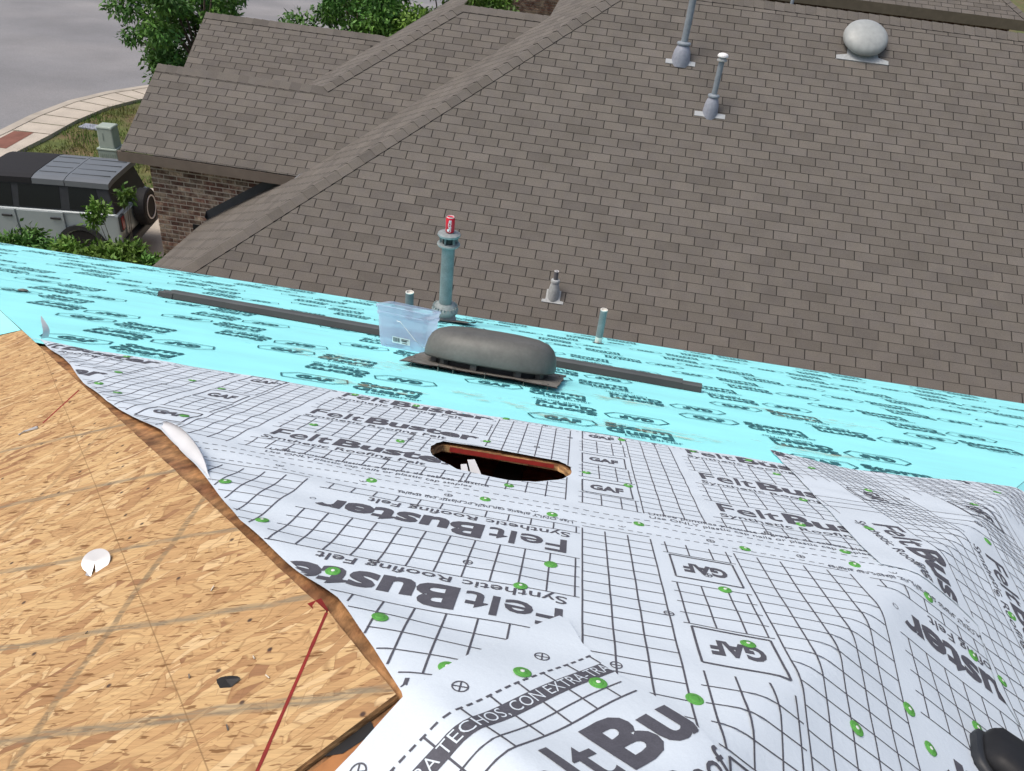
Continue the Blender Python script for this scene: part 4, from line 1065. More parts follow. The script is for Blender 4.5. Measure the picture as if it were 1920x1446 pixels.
# right-hand sheet: rows run downhill on the right slope
a3 = math.atan2(-.993, .115)
def q3(l, d): return (1.205+.115*l+.993*d, 1.80-.993*l+.115*d)
for n in (-1, 0, 1):
    for d in (-.0, .33, .66, -.33): f3.brand(q3(-.06+1.2*n, d), a3)
    for d in (.1, .43, .76, -.23):
        f3.gaf(q3(-.42+1.2*n, d), ang=a3)
for k in range(-24, 30): 
    for (d0, d1) in ((-.24, -.06), (.095, .27), (.425, .60), (.755, .93)):
        f3.ribbon(q3(U*k, d0), q3(U*k, d1), .0030)
for d in [-.24+Hh*j for j in range(5)]+[.095+Hh*j for j in range(5)]+[.425+Hh*j for j in range(5)]: f3.ribbon(q3(-1.4, d), q3(1.3, d), .0024)
for k in range(-22, 2):
    if -.46 < U*k < -.27: continue
    f3.ribbon(q3(U*k-.02, -.44), q3(U*k-.02, .8), .0028) if U*k < -.1 else None
for j in range(30): f3.ribbon(q3(-1.1, -.44+Hh*j), q3(-.10, -.44+Hh*j), .0022) if not any(abs(-.44+Hh*j-c) < .055 for c in (.03, .36, -.30)) else f3.ribbon(q3(-1.1, -.44+Hh*j), q3(-.46, -.44+Hh*j), .0022)
for k in range(12): f3.ring(q3(-.9+.17*k, .15+.12*(k % 3)-.2), .009)
# flap: banner, lettering and grid at a slant
D4 = Vector((.646, .763)); N4 = Vector((.763, -.646)); a4 = math.atan2(D4.y, D4.x); Q0 = Vector((-.080, .535))
def q4(l, d): p = Q0+D4*l+N4*d; return (p.x, p.y)
bandp = MB(); n = 48
for i in range(n):
    l0, l1 = -.16+.498*i/n, -.16+.498*(i+1)/n
    c = [q4(l0, .013), q4(l1, .013), q4(l1, -.013), q4(l0, -.013)]
    if all(f4.ok(p) for p in c): bandp.face([rp(*p, f4.layer+.0006) for p in c])
bandp.build('printed_band', MT['ink'], f4.o)
wt = MB(); f4.text('SUPERFICIE PARA TECHOS, CON EXTRA-TRAC', .028, q4(-.178, .0085), a4, -.005, width=.512, mb=wt, h=.0013); wt.build('band_lettering', MT['felt'], f4.o)
l = -.2
while l < .345: f4.ribbon(q4(l, -.035), q4(l+.010, -.035), .0036, f4.print_); l += .0165
f4.ring(q4(.255, -.070), .0105, .0022); f4.ring(q4(.100, -.070), .0105, .0022); f4.ring(q4(-.055, -.070), .0105, .0022)
f4.brand(q4(-.035, .160), a4, 1.10)
for k in range(-4, 9):
    f4.ribbon(q4(U*k+.02, -.035), q4(U*k+.02, -.013), .0030); f4.ribbon(q4(U*k+.02, .013), q4(U*k+.02, .062), .0030)
f4.ribbon(q4(-.2, .062), q4(.36, .062), .0028); f4.ribbon(q4(-.2, .036), q4(.36, .036), .0024)
for sh in (f1, f2_, f3, f4): sh.done()
for x, s_ in ((-.212, .8), (-.328, .937), (-.018, 1.008), (.03, 1.136), (-.518, 1.097), (-.668, 1.261), (-.403, 1.447), (-.136, 1.454), (.021, 1.431), (.22, 1.465), (-.093, .7), (.361, 1.159), (.454, 1.426), (.359, .943), (.70, 1.445), (.245, .745), (.679, .993), (.528, .855), (.711, .937), (.877, 1.086), (.95, 1.31), (.848, 1.398)): cap_nail(f2_, x, s_)
for x, s_ in ((-1.384, 1.934), (-1.433, 2.114), (-1.28, 1.863), (-1.092, 2.131), (-1.0, 1.719), (-.692, 1.873), (-.431, 1.853), (-.203, 2.028), (-.496, 2.37), (.226, 2.37), (.661, 2.37), (.722, 2.235), (.732, 1.963), (-1.214, 2.175), (-1.57, 2.385), (-.094, 1.60), (.101, 1.852), (.215, 1.789), (.653, 1.703), (.709, 1.535), (-.18, 2.40), (.472, 2.37), (-.72, 2.38)): cap_nail(f1, x, s_)
for x, s_ in ((.007, .714), (.11, .724)): cap_nail(f4, x, s_)
for x, s_ in ((1.028, 1.298), (1.35, 2.25), (1.5, 2.0), (1.25, 1.95), (.84, 1.75), (1.0, 2.2), (1.2, 1.62), (1.55, 2.5), (1.42, 1.55), (1.15, 1.38), (1.6, 1.8), (.88, 2.4)): cap_nail(f3, x, s_)
# lifted corner of felt turned back on itself, and a torn tip beside the membrane
mb = MB(); n = 14; pr = []
for i in range(n+1):
    f = i/n; b0 = Vector((-1.0, 1.575)).lerp(Vector((-.655, 1.20)), f); k = math.sin(math.pi*min(1, f*1.15+.08))**.8; row = []
    for j in range(9):
        a = j/8*2.6; r_ = .021*k; row.append(rp(b0.x+.012+r_*math.sin(a)*.9+(.05*k if j > 6 else 0)*0, b0.y+r_*math.sin(a)*.55, .0066+r_*(1-math.cos(a))+.001))
    pr.append(row)
for i in range(n):
    for j in range(8): mb.face([pr[i][j], pr[i+1][j], pr[i+1][j+1], pr[i][j+1]])
mb.build('curled_edge', MT['felt_back'], f1.o, smooth=True)
mb = MB(); pr = []
for i in range(9):
    f = i/8; w = .018*(1-f)**.7+.0015; c = rp(-1.93+.012*math.sin(f*4), 2.44-.004*f, .005+.085*f); pr.append((c+V(-w*.5, -.01*math.sin(f*3), 0), c+V(w*.5, .014*(1-f), 0)))
for i in range(8): mb.face([pr[i][0], pr[i][1], pr[i+1][1], pr[i+1][0]])
mb.build('torn_tip', MT['felt_back'], f1.o, smooth=True)
mb = MB()
for (x, s_, l, w) in ((-.245, 1.80, .085, .016), (-.215, 1.70, .05, .012), (-.09, 1.685, .03, .006), (-.235, 1.86, .05, .02)):
    a = Bw(x, s_, -.012); mb.face([a, a+V(w, .004, .002), a+V(w*1.5+.02, -l*.7, -.02), a+V(.02, -l*.75, -.024)])
mb.build('torn_shred', MT['felt_back'], f1.o)

# ------------------------------------------------------------------ things lying and standing on our roof
def roofM(x, s, h=0.006, rz=0.0): return frame_matrix(Bw(x, s, h), (1, 0, 0), (0, CT, -ST), nB) @ Matrix.Rotation(rz, 4, 'Z')
# tall pipe with mushroom cap
pb = Bw(-1.006, 5.764)
t = thing('vent_pipe', pb, 'tall blue-grey vent pipe with mushroom cap, standing at the eave behind the bucket', 'vent pipe')
T = Matrix.Translation(pb); Mr = roofM(-1.006, 5.764, .008)
mb = MB(); mb.face([Mr @ Vector(p) for p in ((-.16, -.15, .004), (.20, -.14, .02), (.24, .02, .012), (.15, .16, .006), (-.16, .15, .004))]); mb.face([Mr @ Vector(p) for p in ((.20, -.14, .02), (.24, -.10, .035), (.26, .0, .03), (.24, .02, .012))]); mb.build('flashing_plate', MT['vent_plate'], t)
mb = MB(); mb.lathe([(.105, -.06), (.092, .03), (.066, .10)], 24, T); mb.build('flashing_cone', MT['lead'], t, smooth=True)
mb = MB(); mb.lathe([(.06, .085), (.100, .09), (.104, .115), (.092, .135), (.075, .150), (.062, .165), (.05, .168)], 28, T)
for k in range(22):
    a = 2*math.pi*k/22; mb.box(pb+V(.088*math.cos(a), .088*math.sin(a), .138), (.018, .006, .02), Matrix.Rotation(a, 3, 'Z'))
mb.build('collar', MT['cap_grey'], t, smooth=True)
mb = MB(); mb.lathe([(.049, .08), (.049, .665)], 28, T); mb.build('pipe', MT['pipe_green'], t, smooth=True)
mb = MB(); mb.lathe([(.049, .640), (.078, .645), (.086, .655), (.084, .664), (.070, .668), (.050, .668)], 28, T)
mb.build('cap_flange', MT['cap_grey'], t, smooth=True)
mb = MB(); mb.lathe([(.047, .66), (.047, .725)], 24, T); mb.build('cap_screen', MT['vent_dark'], t, smooth=True)
for k in range(6):
    a = k*math.pi/3+.3; mb = MB(); mb.box(pb+V(.060*math.cos(a), .060*math.sin(a), .697), (.018, .006, .060), Matrix.Rotation(a, 3, 'Z')); mb.build('cap_rib', MT['pipe_green'], t)
mb = MB(); mb.lathe([(.052, .722), (.080, .722), (.085, .730), (.083, .740), (.066, .748), (.03, .751), (.002, .752)], 28, T); mb.build('cap', MT['cap_grey'], t, smooth=True)
# drink can standing on the cap
cb = pb+V(.004, -.004, .752)
t = thing('drink_can', cb, 'red soft drink can with white script standing on top of the tall pipe', 'drink can')
Tc = Matrix.Translation(cb); r0 = .0335
mb = MB(); mb.lathe([(.024, 0), (.0265, .003), (r0, .012), (r0, .106), (.0275, .1165)], 28, Tc); mb.build('body', MT['red'], t, smooth=True)
mb = MB(); mb.lathe([(.0275, .1165), (.0283, .1195), (.0268, .1215), (.0258, .1165), (.003, .1160)], 28, Tc, cap=False); mb.build('lid', MT['white'], t, smooth=True)
mb = MB(); mb.box(cb+V(.004, -.004, .1172), (.012, .020, .0012), tone=.3); mb.build('pull_tab', MT['tin'], t)
mb = MB()
def wrap(body, size, bold, width, a0, z0, up=True):
    vs, fs, w = text2d(body, size, bold, 1, 1, .006); k = width/w
    P = []
    for x, y in vs:
        if up: a = a0-y/r0; z = z0+x*k; a = a0+(-y)/r0
        else: a = a0+x*k/r0; z = z0+y
        P.append(cb+V((r0+.0004)*math.cos(a), (r0+.0004)*math.sin(a), z))
    mb.mesh(P, fs)
wrap('Coca-Cola', .030, .03, .092, -1.15, .012); wrap('Coca-Cola', .030, .03, .092, -2.75, .012)
for i in range(10):
    a0, a1 = -2.05+.05*i, -2.05+.05*(i+1); mb.face([cb+V((r0+.0003)*math.cos(a), (r0+.0003)*math.sin(a), z) for a, z in ((a0, .016), (a1, .016), (a1, .034+.003*i*.2), (a0, .034))])
for i in range(18):
    z0, z1 = .014+.005*i, .014+.005*(i+1); aa = -1.72+.10*math.sin(i*.45); ab = -1.72+.10*math.sin((i+1)*.45)
    mb.face([cb+V((r0+.0003)*math.cos(a), (r0+.0003)*math.sin(a), z) for a, z in ((aa, z0), (aa+.11, z0), (ab+.11, z1), (ab, z1))])
mb.build('white_script', MT['white'], t)
# two short pipes
def stub(x, s, h, r, lab_, m, foot):
    b = Bw(x, s); t = thing('vent_pipe', b, lab_, 'vent pipe'); T = Matrix.Translation(b)
    mb = MB(); mb.lathe([(r, .07 if foot else -.03), (r, h)], 22, T, cap=False); mb.build('pipe', MT[m], t, smooth=True)
    mb = MB(); mb.lathe([(r*1.002, h-.004), (r*1.02, h+.002), (r*.84, h+.003), (r*.82, h-.06)], 22, T, cap=False); mb.build('rim', MT['pvc'], t, smooth=True)
    mb = MB(); mb.lathe([(r*.83, h-.012), (.001, h-.012)], 22, T, cap=False); mb.build('plug', MT['pvc'], t)
    if foot: mb = MB(); mb.lathe([(r*.985, -.04), (r*.985, .075)], 22, T); mb.build('bare_foot', MT['pvc'], t, smooth=True)
    mb = MB(); Mr = roofM(x, s, .009); mb.face([Mr @ Vector((math.cos(k*.5236)*r*(1.9 if k % 2 else 1.55), math.sin(k*.5236)*r*(1.6 if k % 3 else 2.1), .001)) for k in range(12)]); mb.build('sealant', MT['black'], t)
stub(-1.219, 5.45, .232, .030, 'short dark grey pipe with white rim sticking up behind the plastic bucket', 'pipe_dark', False)
stub(.215, 5.922, .308, .028, 'short dark teal pipe with bare white foot, right of the domed vent', 'pipe_green', True)
# long drip-edge lengths lying across the membrane
def bar_mesh(L):
    mb = MB(); pf = [(-.055, 0), (-.050, .034), (-.030, .044), (.0, .040), (.012, .046), (.045, .046), (.052, .040), (.052, .0)]
    n = 24; P = []
    for i in range(n+1):
        x = L*i/n; P.append([Vector((x, a, b+.0)) for a, b in pf])
    for i in range(n):
        for k in range(len(pf)-1): mb.face([P[i][k], P[i+1][k], P[i+1][k+1], P[i][k+1]], (.6, 1.5, .9, 1.2, 2.0, 1.4, .7)[k])  # face tones paint the shading in: pale tops, dark front and back
    mb.face(P[0], .8); mb.face(P[-1][::-1], .8); mb.face([P[0][0], P[0][-1], P[-1][-1], P[-1][0]], .6); return mb
a, b = Vector((-2.515, 4.40)), Vector((.735, 3.975)); L = (b-a).length
t = thing('drip_edge_length', (0, 0, 0), 'long dark metal drip edge lying across the turquoise membrane behind bucket and vent', 'metal trim', M=roofM(a.x, a.y, .010, math.atan2(b.y-a.y, b.x-a.x)))
o = bar_mesh(L-.10).build('channel', MT['bar'], world=False); o.parent = t
mb = MB(); mb.v = []; m2 = bar_mesh(.14); m2.v = [(x+L-.135, y*.9-.004, z*.86) for x, y, z in m2.v]; o = m2.build('inner_channel', MT['bar'], world=False); o.parent = t
m2 = bar_mesh(.10); m2.v = [(x-.045, y*.9-.01, z*.84) for x, y, z in m2.v]; o = m2.build('inner_channel', MT['bar'], world=False); o.parent = t
# clear bucket
bx_ = Bw(-.865, 3.86, .006); t = thing('plastic_bucket', bx_, 'translucent bluish plastic bucket with white barcode sticker beside the domed vent', 'bucket', rz=-.10)
def rbox(w, d, r, z, n=5):
    P = []
    for cx_, cy, a0 in ((w-r, d-r, 0), (-w+r, d-r, 90), (-w+r, -d+r, 180), (w-r, -d+r, 270)):
        for k in range(n+1): a = math.radians(a0+90*k/n); P.append(Vector((cx_+r*math.cos(a), cy+r*math.sin(a), z)))
    return P
def tilt(p): return Vector((p.x, p.y, p.z*.92-(p.y)*math.tan(TH)*.92))
def shell(levels, m, name, parent, close=True):
    mb = MB(); Ls = [[tilt(p) for p in rbox(*l)] for l in levels]; n = len(Ls[0])
    for a in range(len(Ls)-1):
        for i in range(n): mb.face([Ls[a][i], Ls[a][(i+1) % n], Ls[a+1][(i+1) % n], Ls[a+1][i]])
    if close: mb.face(Ls[0][::-1])
    o = mb.build(name, MT[m], world=False, smooth=True); o.parent = parent; return o
shell([(.124, .095, .022, .0), (.130, .100, .024, .03), (.136, .106, .026, .21)], 'plastic', 'body', t)
shell([(.1365, .1065, .026, .205), (.142, .112, .028, .208), (.142, .112, .028, .226), (.139, .109, .028, .228), (.142, .112, .028, .252), (.147, .117, .03, .255), (.147, .117, .03, .268), (.140, .110, .028, .270)], 'plastic', 'rim', t, False)
mb = MB(); f_ = lambda x, z: tilt(Vector((x, -.1065-.02*(z-.06), z)))
mb.face([f_(-.050, .040), f_(.048, .040), f_(.048, .083), f_(-.050, .083)]); st = mb.build('sticker', MT['white'], world=False); st.parent = t
mb = MB()
for k in range(9): x = -.044+.0042*k; mb.face([f_(x, .050)+V(0, -.0012, 0), f_(x+.0016+.0012*(k % 3 == 0), .050)+V(0, -.0012, 0), f_(x+.0016+.0012*(k % 3 == 0), .078)+V(0, -.0012, 0), f_(x, .078)+V(0, -.0012, 0)])
for (z, a, b) in ((.071, .0, .040), (.060, .0, .030), (.064, .0, .032), (.048, .004, .034)): mb.face([f_(a, z)+V(0, -.0012, 0), f_(b, z)+V(0, -.0012, 0), f_(b, z+.0036)+V(0, -.0012, 0), f_(a, z+.0036)+V(0, -.0012, 0)])
o = mb.build('barcode', MT['black'], world=False); o.parent = st
mb = MB(); mb.tube([tilt(Vector(p)) for p in ((-.02, -.124, .190), (.0, -.128, .188), (.04, -.132, .145), (.085, -.132, .09), (.128, -.11, .05), (.156, .0, .065))], .0022, 6); o = mb.build('handle', MT['white'], world=False); o.parent = t
# low domed vent set down on the membrane, its old nails still in the plate
vM = roofM(-.365, 3.40, .012, -.07)
t = thing('roof_vent', (0, 0, 0), 'large dark grey domed roof vent lying loose on the turquoise membrane', 'roof vent', M=vM)
def stad(l, w, z, n=12, sup=2.3):
    P = []
    for k in range(n*4):
        a = 2*math.pi*k/(n*4); c, s_ = math.cos(a), math.sin(a)
        P.append(Vector((l*math.copysign(abs(c)**(2/sup), c), w*math.copysign(abs(s_)**(2/sup), s_), z)))
    return P
def stack(levels, m, name, cap=True, sup=2.4):
    mb = MB(); Ls = [stad(*l, sup=sup) for l in levels]; n = len(Ls[0])
    for a in range(len(Ls)-1):
        for i in range(n): mb.face([Ls[a][i], Ls[a][(i+1) % n], Ls[a+1][(i+1) % n], Ls[a+1][i]])
    if cap: mb.face(Ls[-1])
    me_ = mb.data(name, MT[m]); bm = bmesh.new(); bm.from_mesh(me_); bmesh.ops.remove_doubles(bm, verts=bm.verts, dist=1e-5); bm.to_mesh(me_); bm.free()
    me_.polygons.foreach_set('use_smooth', [True]*len(me_.polygons))
    o = bpy.data.objects.new(name, me_); C.objects.link(o); o.parent = t; return o
stack([(.305, .172, .052), (.313, .180, .049), (.316, .184, .057), (.315, .184, .086), (.308, .178, .120), (.293, .165, .151), (.268, .145, .174), (.225, .115, .188), (.15, .07, .196), (.05, .022, .199), (.01, .004, .199)], 'vent', 'dome', sup=2.8)
stack([(.255, .120, .006), (.255, .120, .10)], 'vent_dark', 'throat', False, 2.8)
for k in range(10):
    a = 2*math.pi*k/10+.2; mb = MB(); c, s_ = math.cos(a), math.sin(a)
    x, y = .272*math.copysign(abs(c)**.8, c), .138*math.copysign(abs(s_)**.8, s_); mb.box((x, y, .032), (.026, .030, .052), Matrix.Rotation(a, 3, 'Z')); o = mb.build('bracket', MT['vent'], world=False); o.parent = t
mb = MB(); nx, ny = 26, 16; P = []
for j in range(ny+1):
    for i in range(nx+1):
        x, y = -.385+.74*i/nx, -.215+.43*j/ny; ed = max(0, abs(y)-.15)+max(0, abs(x)-.3); P.append(Vector((x+.012*noise.noise((x*14, y*14, 0)), y+.008*noise.noise((x*17, y*9, 6)), .020+.05*ed*noise.noise((x*6, y*6, 3))+.005*noise.noise((x*9, y*9, 1)))))
mb.mesh(P, [(j*(nx+1)+i, j*(nx+1)+i+1, (j+1)*(nx+1)+i+1, (j+1)*(nx+1)+i) for j in range(ny) for i in range(nx)]); mb.mesh([p-V(0, 0, .004) for p in P], [((j+1)*(nx+1)+i, (j+1)*(nx+1)+i+1, j*(nx+1)+i+1, j*(nx+1)+i) for j in range(ny) for i in range(nx)], .6)
o = mb.build('base_plate', MT['vent_plate'], world=False, smooth=True); o.parent = t
nl = MB(); nl.tube([(0, 0, .006), (0, 0, -.034)], .0016, 6); nl.lathe([(.0045, .006), (.0045, .008)], 10); nm_ = nl.data('nail', MT['nail'])
for (x, y) in ((-.33, -.20), (-.20, -.205), (-.13, -.2), (.02, -.206), (.20, -.205), (.31, -.2), (.345, -.05), (-.36, -.05), (.33, .12), (-.33, .18)):
    o = bpy.data.objects.new('nail', nm_); C.objects.link(o); o.parent = t; o.location = (x, y, .018)
# litter on the bare boards
def onA(x, y, h=.0115): return Vector((x, y, zA(x)))+nA*h
MA = lambda x, y, h=.0115, rz=0: frame_matrix(onA(x, y, h), Vector((1, 0, TA)).normalized(), (0, 1, 0), nA) @ Matrix.Rotation(rz, 4, 'Z')
cn_ = (nA*.62+Vector((.46, -.53, .67)).normalized()*.62).normalized(); cx1 = Vector((1, .1, 0)); cx1 = (cx1-cn_*cx1.dot(cn_)).normalized()
t = thing('metal_cap', (0, 0, 0), 'bent round silver nail cap lying on the bare boards', 'nail cap', M=frame_matrix(onA(-.793, .904, .0115), cx1, cn_.cross(cx1), cn_))
mb = MB(); n = 30; TL = Matrix.Rotation(math.radians(0), 3, 'X'); ctr = TL @ Vector((0, -.003, .0030)); rim = []
for k in range(n):
    a = 2*math.pi*k/n; rr_ = .0255*(1-.04*math.cos(2*a)); rim.append(TL @ Vector((rr_*math.cos(a), rr_*math.sin(a)*.92, .0010+.0008*math.sin(2*a+.6))))
off_ = Vector((0, 0, .0115))
for i in range(n):
    if 21 <= i <= 23: continue
    mb.face([ctr+off_, rim[i]+off_, rim[(i+1) % n]+off_])
mb.face([rim[21]+off_, TL @ Vector((-.007, -.030, .002))+off_, TL @ Vector((.003, -.031, .001))+off_, ctr+off_, ])
o = mb.build('disc', MT['silver'], world=False, smooth=False); o.parent = t
mb = MB(); mb.tube([(0, -.024, .006), (.001, -.028, -.001)], .0018, 6); o = mb.build('nail', MT['nail'], world=False); o.parent = t
mb = MB(); 
for (a, r1) in ((0, .013),):
    pts = [onA(-.391+.016*math.cos(q)*(1+.25*math.sin(3*q)), .617+.010*math.sin(q)*(1+.2*math.cos(2*q)), .0135+.003*math.sin(q)) for q in [2*math.pi*k/16 for k in range(16)]]
    c = onA(-.391, .617, .019); 
    for i in range(16): mb.face([c, pts[i], pts[(i+1) % 16]]); mb.face([pts[i], onA(-.391, .617, .0112), pts[(i+1) % 16]])
tag(mb.build('tar_scrap', MT['black']), 'black scrap of tar felt on the bare boards near the red seam', 'scrap')
t = thing('wire_clip', onA(-1.395, 1.480), 'small twisted pale metal clip at the end of the red line on the boards', 'clip')
mb = MB(); mb.tube([onA(-1.418, 1.468, .013), onA(-1.408, 1.478, .015), onA(-1.398, 1.474, .017), onA(-1.388, 1.482, .015), onA(-1.372, 1.486, .014), onA(-1.380, 1.494, .013), onA(-1.400, 1.486, .013)], .0028, 6); mb.build('wire', MT['silver'], t)
kn = 0
for (x, y) in ((-.511, .801), (-.354, .542), (-.701, .733), (-.457, .629), (-.368, .655), (-.33, .62)):
    mb = MB(); a = R.uniform(0, 3); d = V(math.cos(a), math.sin(a), 0)*R.uniform(.004, .009); mb.tube([onA(x, y, .0122), onA(x+d.x, y+d.y, .0150)], .0011, 5)
    tag(mb.build('staple', MT['nail']), ['bent staple on the boards above the black scrap', 'bent staple nearest the cut corner of the boards', 'bent staple beside the grey line left of the black scrap', 'bent staple just left of the black tar scrap', 'bent staple right above the black tar scrap', 'bent staple closest to the red seam'][kn], 'staple', 'staples left in the boards'); kn += 1
# pebble on the membrane at the left edge, tape scrap on the right
mb = MB(); pc = bpt(-2.9, 3.62, .016)
mb.lathe([(.006, -.008), (.02, -.006), (.026, .0), (.018, .005), (.005, .008)], 12, frame_matrix(pc, (1, 0, 0), (0, CT, -ST), nB)); tag(mb.build('wood_chip', MT['vent_plate'], smooth=True), 'flat brown wood chip lying on the membrane at the left edge', 'wood chip')
# the photographer's shoe
sM = frame_matrix(Vector((.905, .905, zC(.905)))+nC*.014, Vector((.88, -.47, -.50*.88*1.0)).normalized(), Vector((.47, .88, -.27)).normalized(), Vector((0, 0, 1)))
fx = Vector((.80, -.42, -TC*.80)).normalized(); fy = nC.cross(fx).normalized()
t = thing('shoe', (0, 0, 0), 'toe of a black shoe with red lining at the lower right corner', 'shoe', M=frame_matrix(Vector((.800, .893, zC(.800)))+nC*.022, fx*1.05, fy*1.1, nC*1.05))
def foot(levels, name, m, cap=True):
    mb = MB(); Ls = []
    for (x, w, zb, zt) in levels:
        ring = []
        for k in range(16):
            a = 2*math.pi*k/16; c, s_ = math.cos(a), math.sin(a); ring.append(Vector((x, w*math.copysign(abs(c)**.6, c), (zb+zt)/2+(zt-zb)/2*math.copysign(abs(s_)**.6, s_))))
        Ls.append(ring)
    for a in range(len(Ls)-1):
        for i in range(16): mb.face([Ls[a][i], Ls[a+1][i], Ls[a+1][(i+1) % 16], Ls[a][(i+1) % 16]])
    mb.face(Ls[0]); mb.face(Ls[-1][::-1])
    o = mb.build(name, MT[m], world=False, smooth=True); o.parent = t; return o
foot([(-.002, .022, .008, .020), (.003, .036, .004, .032), (.014, .045, .002, .042), (.05, .050, .002, .050), (.10, .051, .002, .066), (.15, .046, .002, .092), (.19, .042, .002, .112), (.24, .040, .002, .120), (.275, .034, .004, .118), (.285, .02, .02, .10)], 'upper', 'black')
foot([(-.010, .026, -.012, .004), (-.003, .042, -.014, .008), (.02, .053, -.014, .010), (.10, .055, -.014, .010), (.18, .048, -.014, .010), (.28, .042, -.014, .012), (.295, .02, -.012, .008)], 'sole', 'car_trim')
mb = MB(); mb.tube([(.075, -.046, .030), (.070, -.03, .052), (.066, 0, .0565), (.070, .03, .052), (.075, .046, .030)], .0022, 6); o = mb.build('toe_seam', MT['car_trim'], world=False, smooth=True); o.parent = t
mb = MB(); mb.tube([(.150, .044, .070), (.155, .034, .090), (.160, .0, .098), (.155, -.034, .09), (.150, -.044, .07)], .005, 8); o = mb.build('lining', MT['red'], world=False, smooth=True); o.parent = t

# ------------------------------------------------------------------ street furniture
pp_ = (-13.8, 20.33)
t = thing('utility_pedestal', (*pp_, GZ), 'pale green utility pedestal standing on the lawn behind the car', 'utility box', rz=.12)
mb = MB(); mb.box((0, 0, .03), (.62, .62, .06)); o = bevel(mb.build('pad', MT['concrete'], world=False), .01); o.parent = t
mb = MB(); mb.box((0, 0, .16), (.52, .52, .24)); o = bevel(mb.build('base', MT['pedestal'], world=False), .02); o.parent = t
for k in range(8): mb = MB(); mb.box((-.20+.057*k, -.262, .14), (.028, .012, .13), tone=.8); o = mb.build('slat', MT['pedestal'], world=False); o.parent = t
mb = MB(); mb.box((0, 0, .32), (.56, .56, .06)); o = bevel(mb.build('skirt', MT['pedestal'], world=False), .02); o.parent = t
mb = MB(); mb.box((0, 0, .62), (.44, .44, .56), taper=.94); o = bevel(mb.build('cover', MT['pedestal'], world=False), .03); o.parent = t
mb = MB(); mb.box((0, 0, .92), (.46, .46, .06), taper=.9); o = bevel(mb.build('lid', MT['pedestal'], world=False), .02); o.parent = t
mb = MB(); mb.box((-.06, -.219, .66), (.02, .012, .22), tone=.8); o = mb.build('latch', MT['pedestal'], world=False); o.parent = t
mb = MB(); mb.box((-15.85, 22.58, GZ+.03), (.62, .42, .06)); mtr = bevel(mb.build('meter_lid', MT['boot_grey']), .012); tag(mtr, 'pale blue-grey meter box lid set in the lawn by the pavement', 'meter lid')
mb = MB(); mb.box((-15.85, 22.58, GZ+.0605), (.14, .05, .008), tone=.6); mb.build('hinge_flap', MT['boot_grey'], mtr)
mb = MB(); mb.lathe([(.45, 0), (.45, .018), (.40, .022)], 24, Matrix.Translation((-25.8, 42.4, GZ+.012))); mh = mb.build('manhole_cover', MT['slate_metal']); tag(mh, 'dark round manhole cover in the street at top left', 'manhole cover')

# ------------------------------------------------------------------ parked off-road vehicle
car = thing('parked_car', (-9.85, 14.99, GZ+.05), 'grey-green boxy off-road car with black front roof and rear spare wheel', 'car', rz=math.pi+.19)
def cpart(name, mb, m, parent=None, bv=0.0, smooth=False):
    o = mb.build(name, MT[m], world=False, smooth=smooth); o.parent = parent or car
    if bv: bevel(o, bv, 3)
    return o
def prism(prof, y0, y1, k0=None):
    # side profile (x, z) extruded between two widths per height: y = y(z)
    mb = MB(); n = len(prof); L_ = [(x, y1(z), z) for x, z in prof]; R_ = [(x, y0(z), z) for x, z in prof]
    mb.mesh(L_+R_, [tuple(range(n))[::-1], tuple(range(n, 2*n))]+[(i, (i+1) % n, n+(i+1) % n, n+i) for i in range(n)]); return mb
bw_ = lambda z: .90+.03*math.sin(min(1, max(0, (z-.4)/.8))*math.pi)
body = prism([(.02, .55), (.02, 1.16), (.10, 1.19), (3.05, 1.19), (3.3, 1.17), (4.25, 1.12), (4.38, 1.02), (4.40, .55), (4.1, .42), (.3, .42)], lambda z: -bw_(z), lambda z: bw_(z))
cpart('body', body, 'car_paint', bv=.05)
gw = lambda z: .87-.155*(z-1.19)/.60
gh = prism([(.06, 1.18), (.20, 1.72), (2.62, 1.74), (3.18, 1.18)], lambda z: -gw(z), lambda z: gw(z)); cpart('cabin', gh, 'car_trim', bv=.03)
# roof: grey rear shell, grey middle panel, black front cover
def rpanel(name, x0, x1, m, z=1.79):
    mb = MB(); P = []; nx, ny = 10, 10
    for i in range(nx+1):
        for j in range(ny+1):
            x = x0+(x1-x0)*i/nx; v = -1+2*j/ny; y = .765*v; e = abs(v)**6*.045+(.02*max(0, (x-2.1))**2); P.append((x, y, z+.055-e-.02*((x-1.4)/1.4)**2))
    n1 = ny+1; mb.mesh(P, [(i*n1+j, (i+1)*n1+j, (i+1)*n1+j+1, i*n1+j+1) for i in range(nx) for j in range(ny)])
    for i in range(nx):
        for j, sg in ((0, 1), (ny, -1)):
            a, b = P[i*n1+j], P[(i+1)*n1+j]; d = (0, -.012 if j == 0 else .012, -.11); q = [a, b, tuple(b[k]+d[k] for k in range(3)), tuple(a[k]+d[k] for k in range(3))]; mb.face(q[::sg])
    for j in range(ny):
        for i, sg in ((0, -1), (nx, 1)):
            a, b = P[i*n1+j], P[i*n1+j+1]; q = [a, b, (b[0]-.01*(i == 0), b[1], b[2]-.10), (a[0]-.01*(i == 0), a[1], a[2]-.10)]; mb.face(q[::sg])
    return cpart(name, mb, m)
rs = rpanel('rear_roof_panel', .16, 1.02, 'car_roof'); rs2 = rpanel('middle_roof_panel', 1.034, 1.66, 'car_roof'); rpanel('front_roof_cover', 1.672, 2.72, 'soft_top', 1.795)
for (x0, x1, pn) in ((.22, .98, rs), (1.08, 1.62, rs2)):
    for y in (-.48, -.17, .14, .45): mb = MB(); mb.box(((x0+x1)/2, y, 1.848-.02*(((x0+x1)/2-1.4)/1.4)**2), (x1-x0, .022, .012), tone=.75); cpart('roof_rib', mb, 'car_roof', pn)
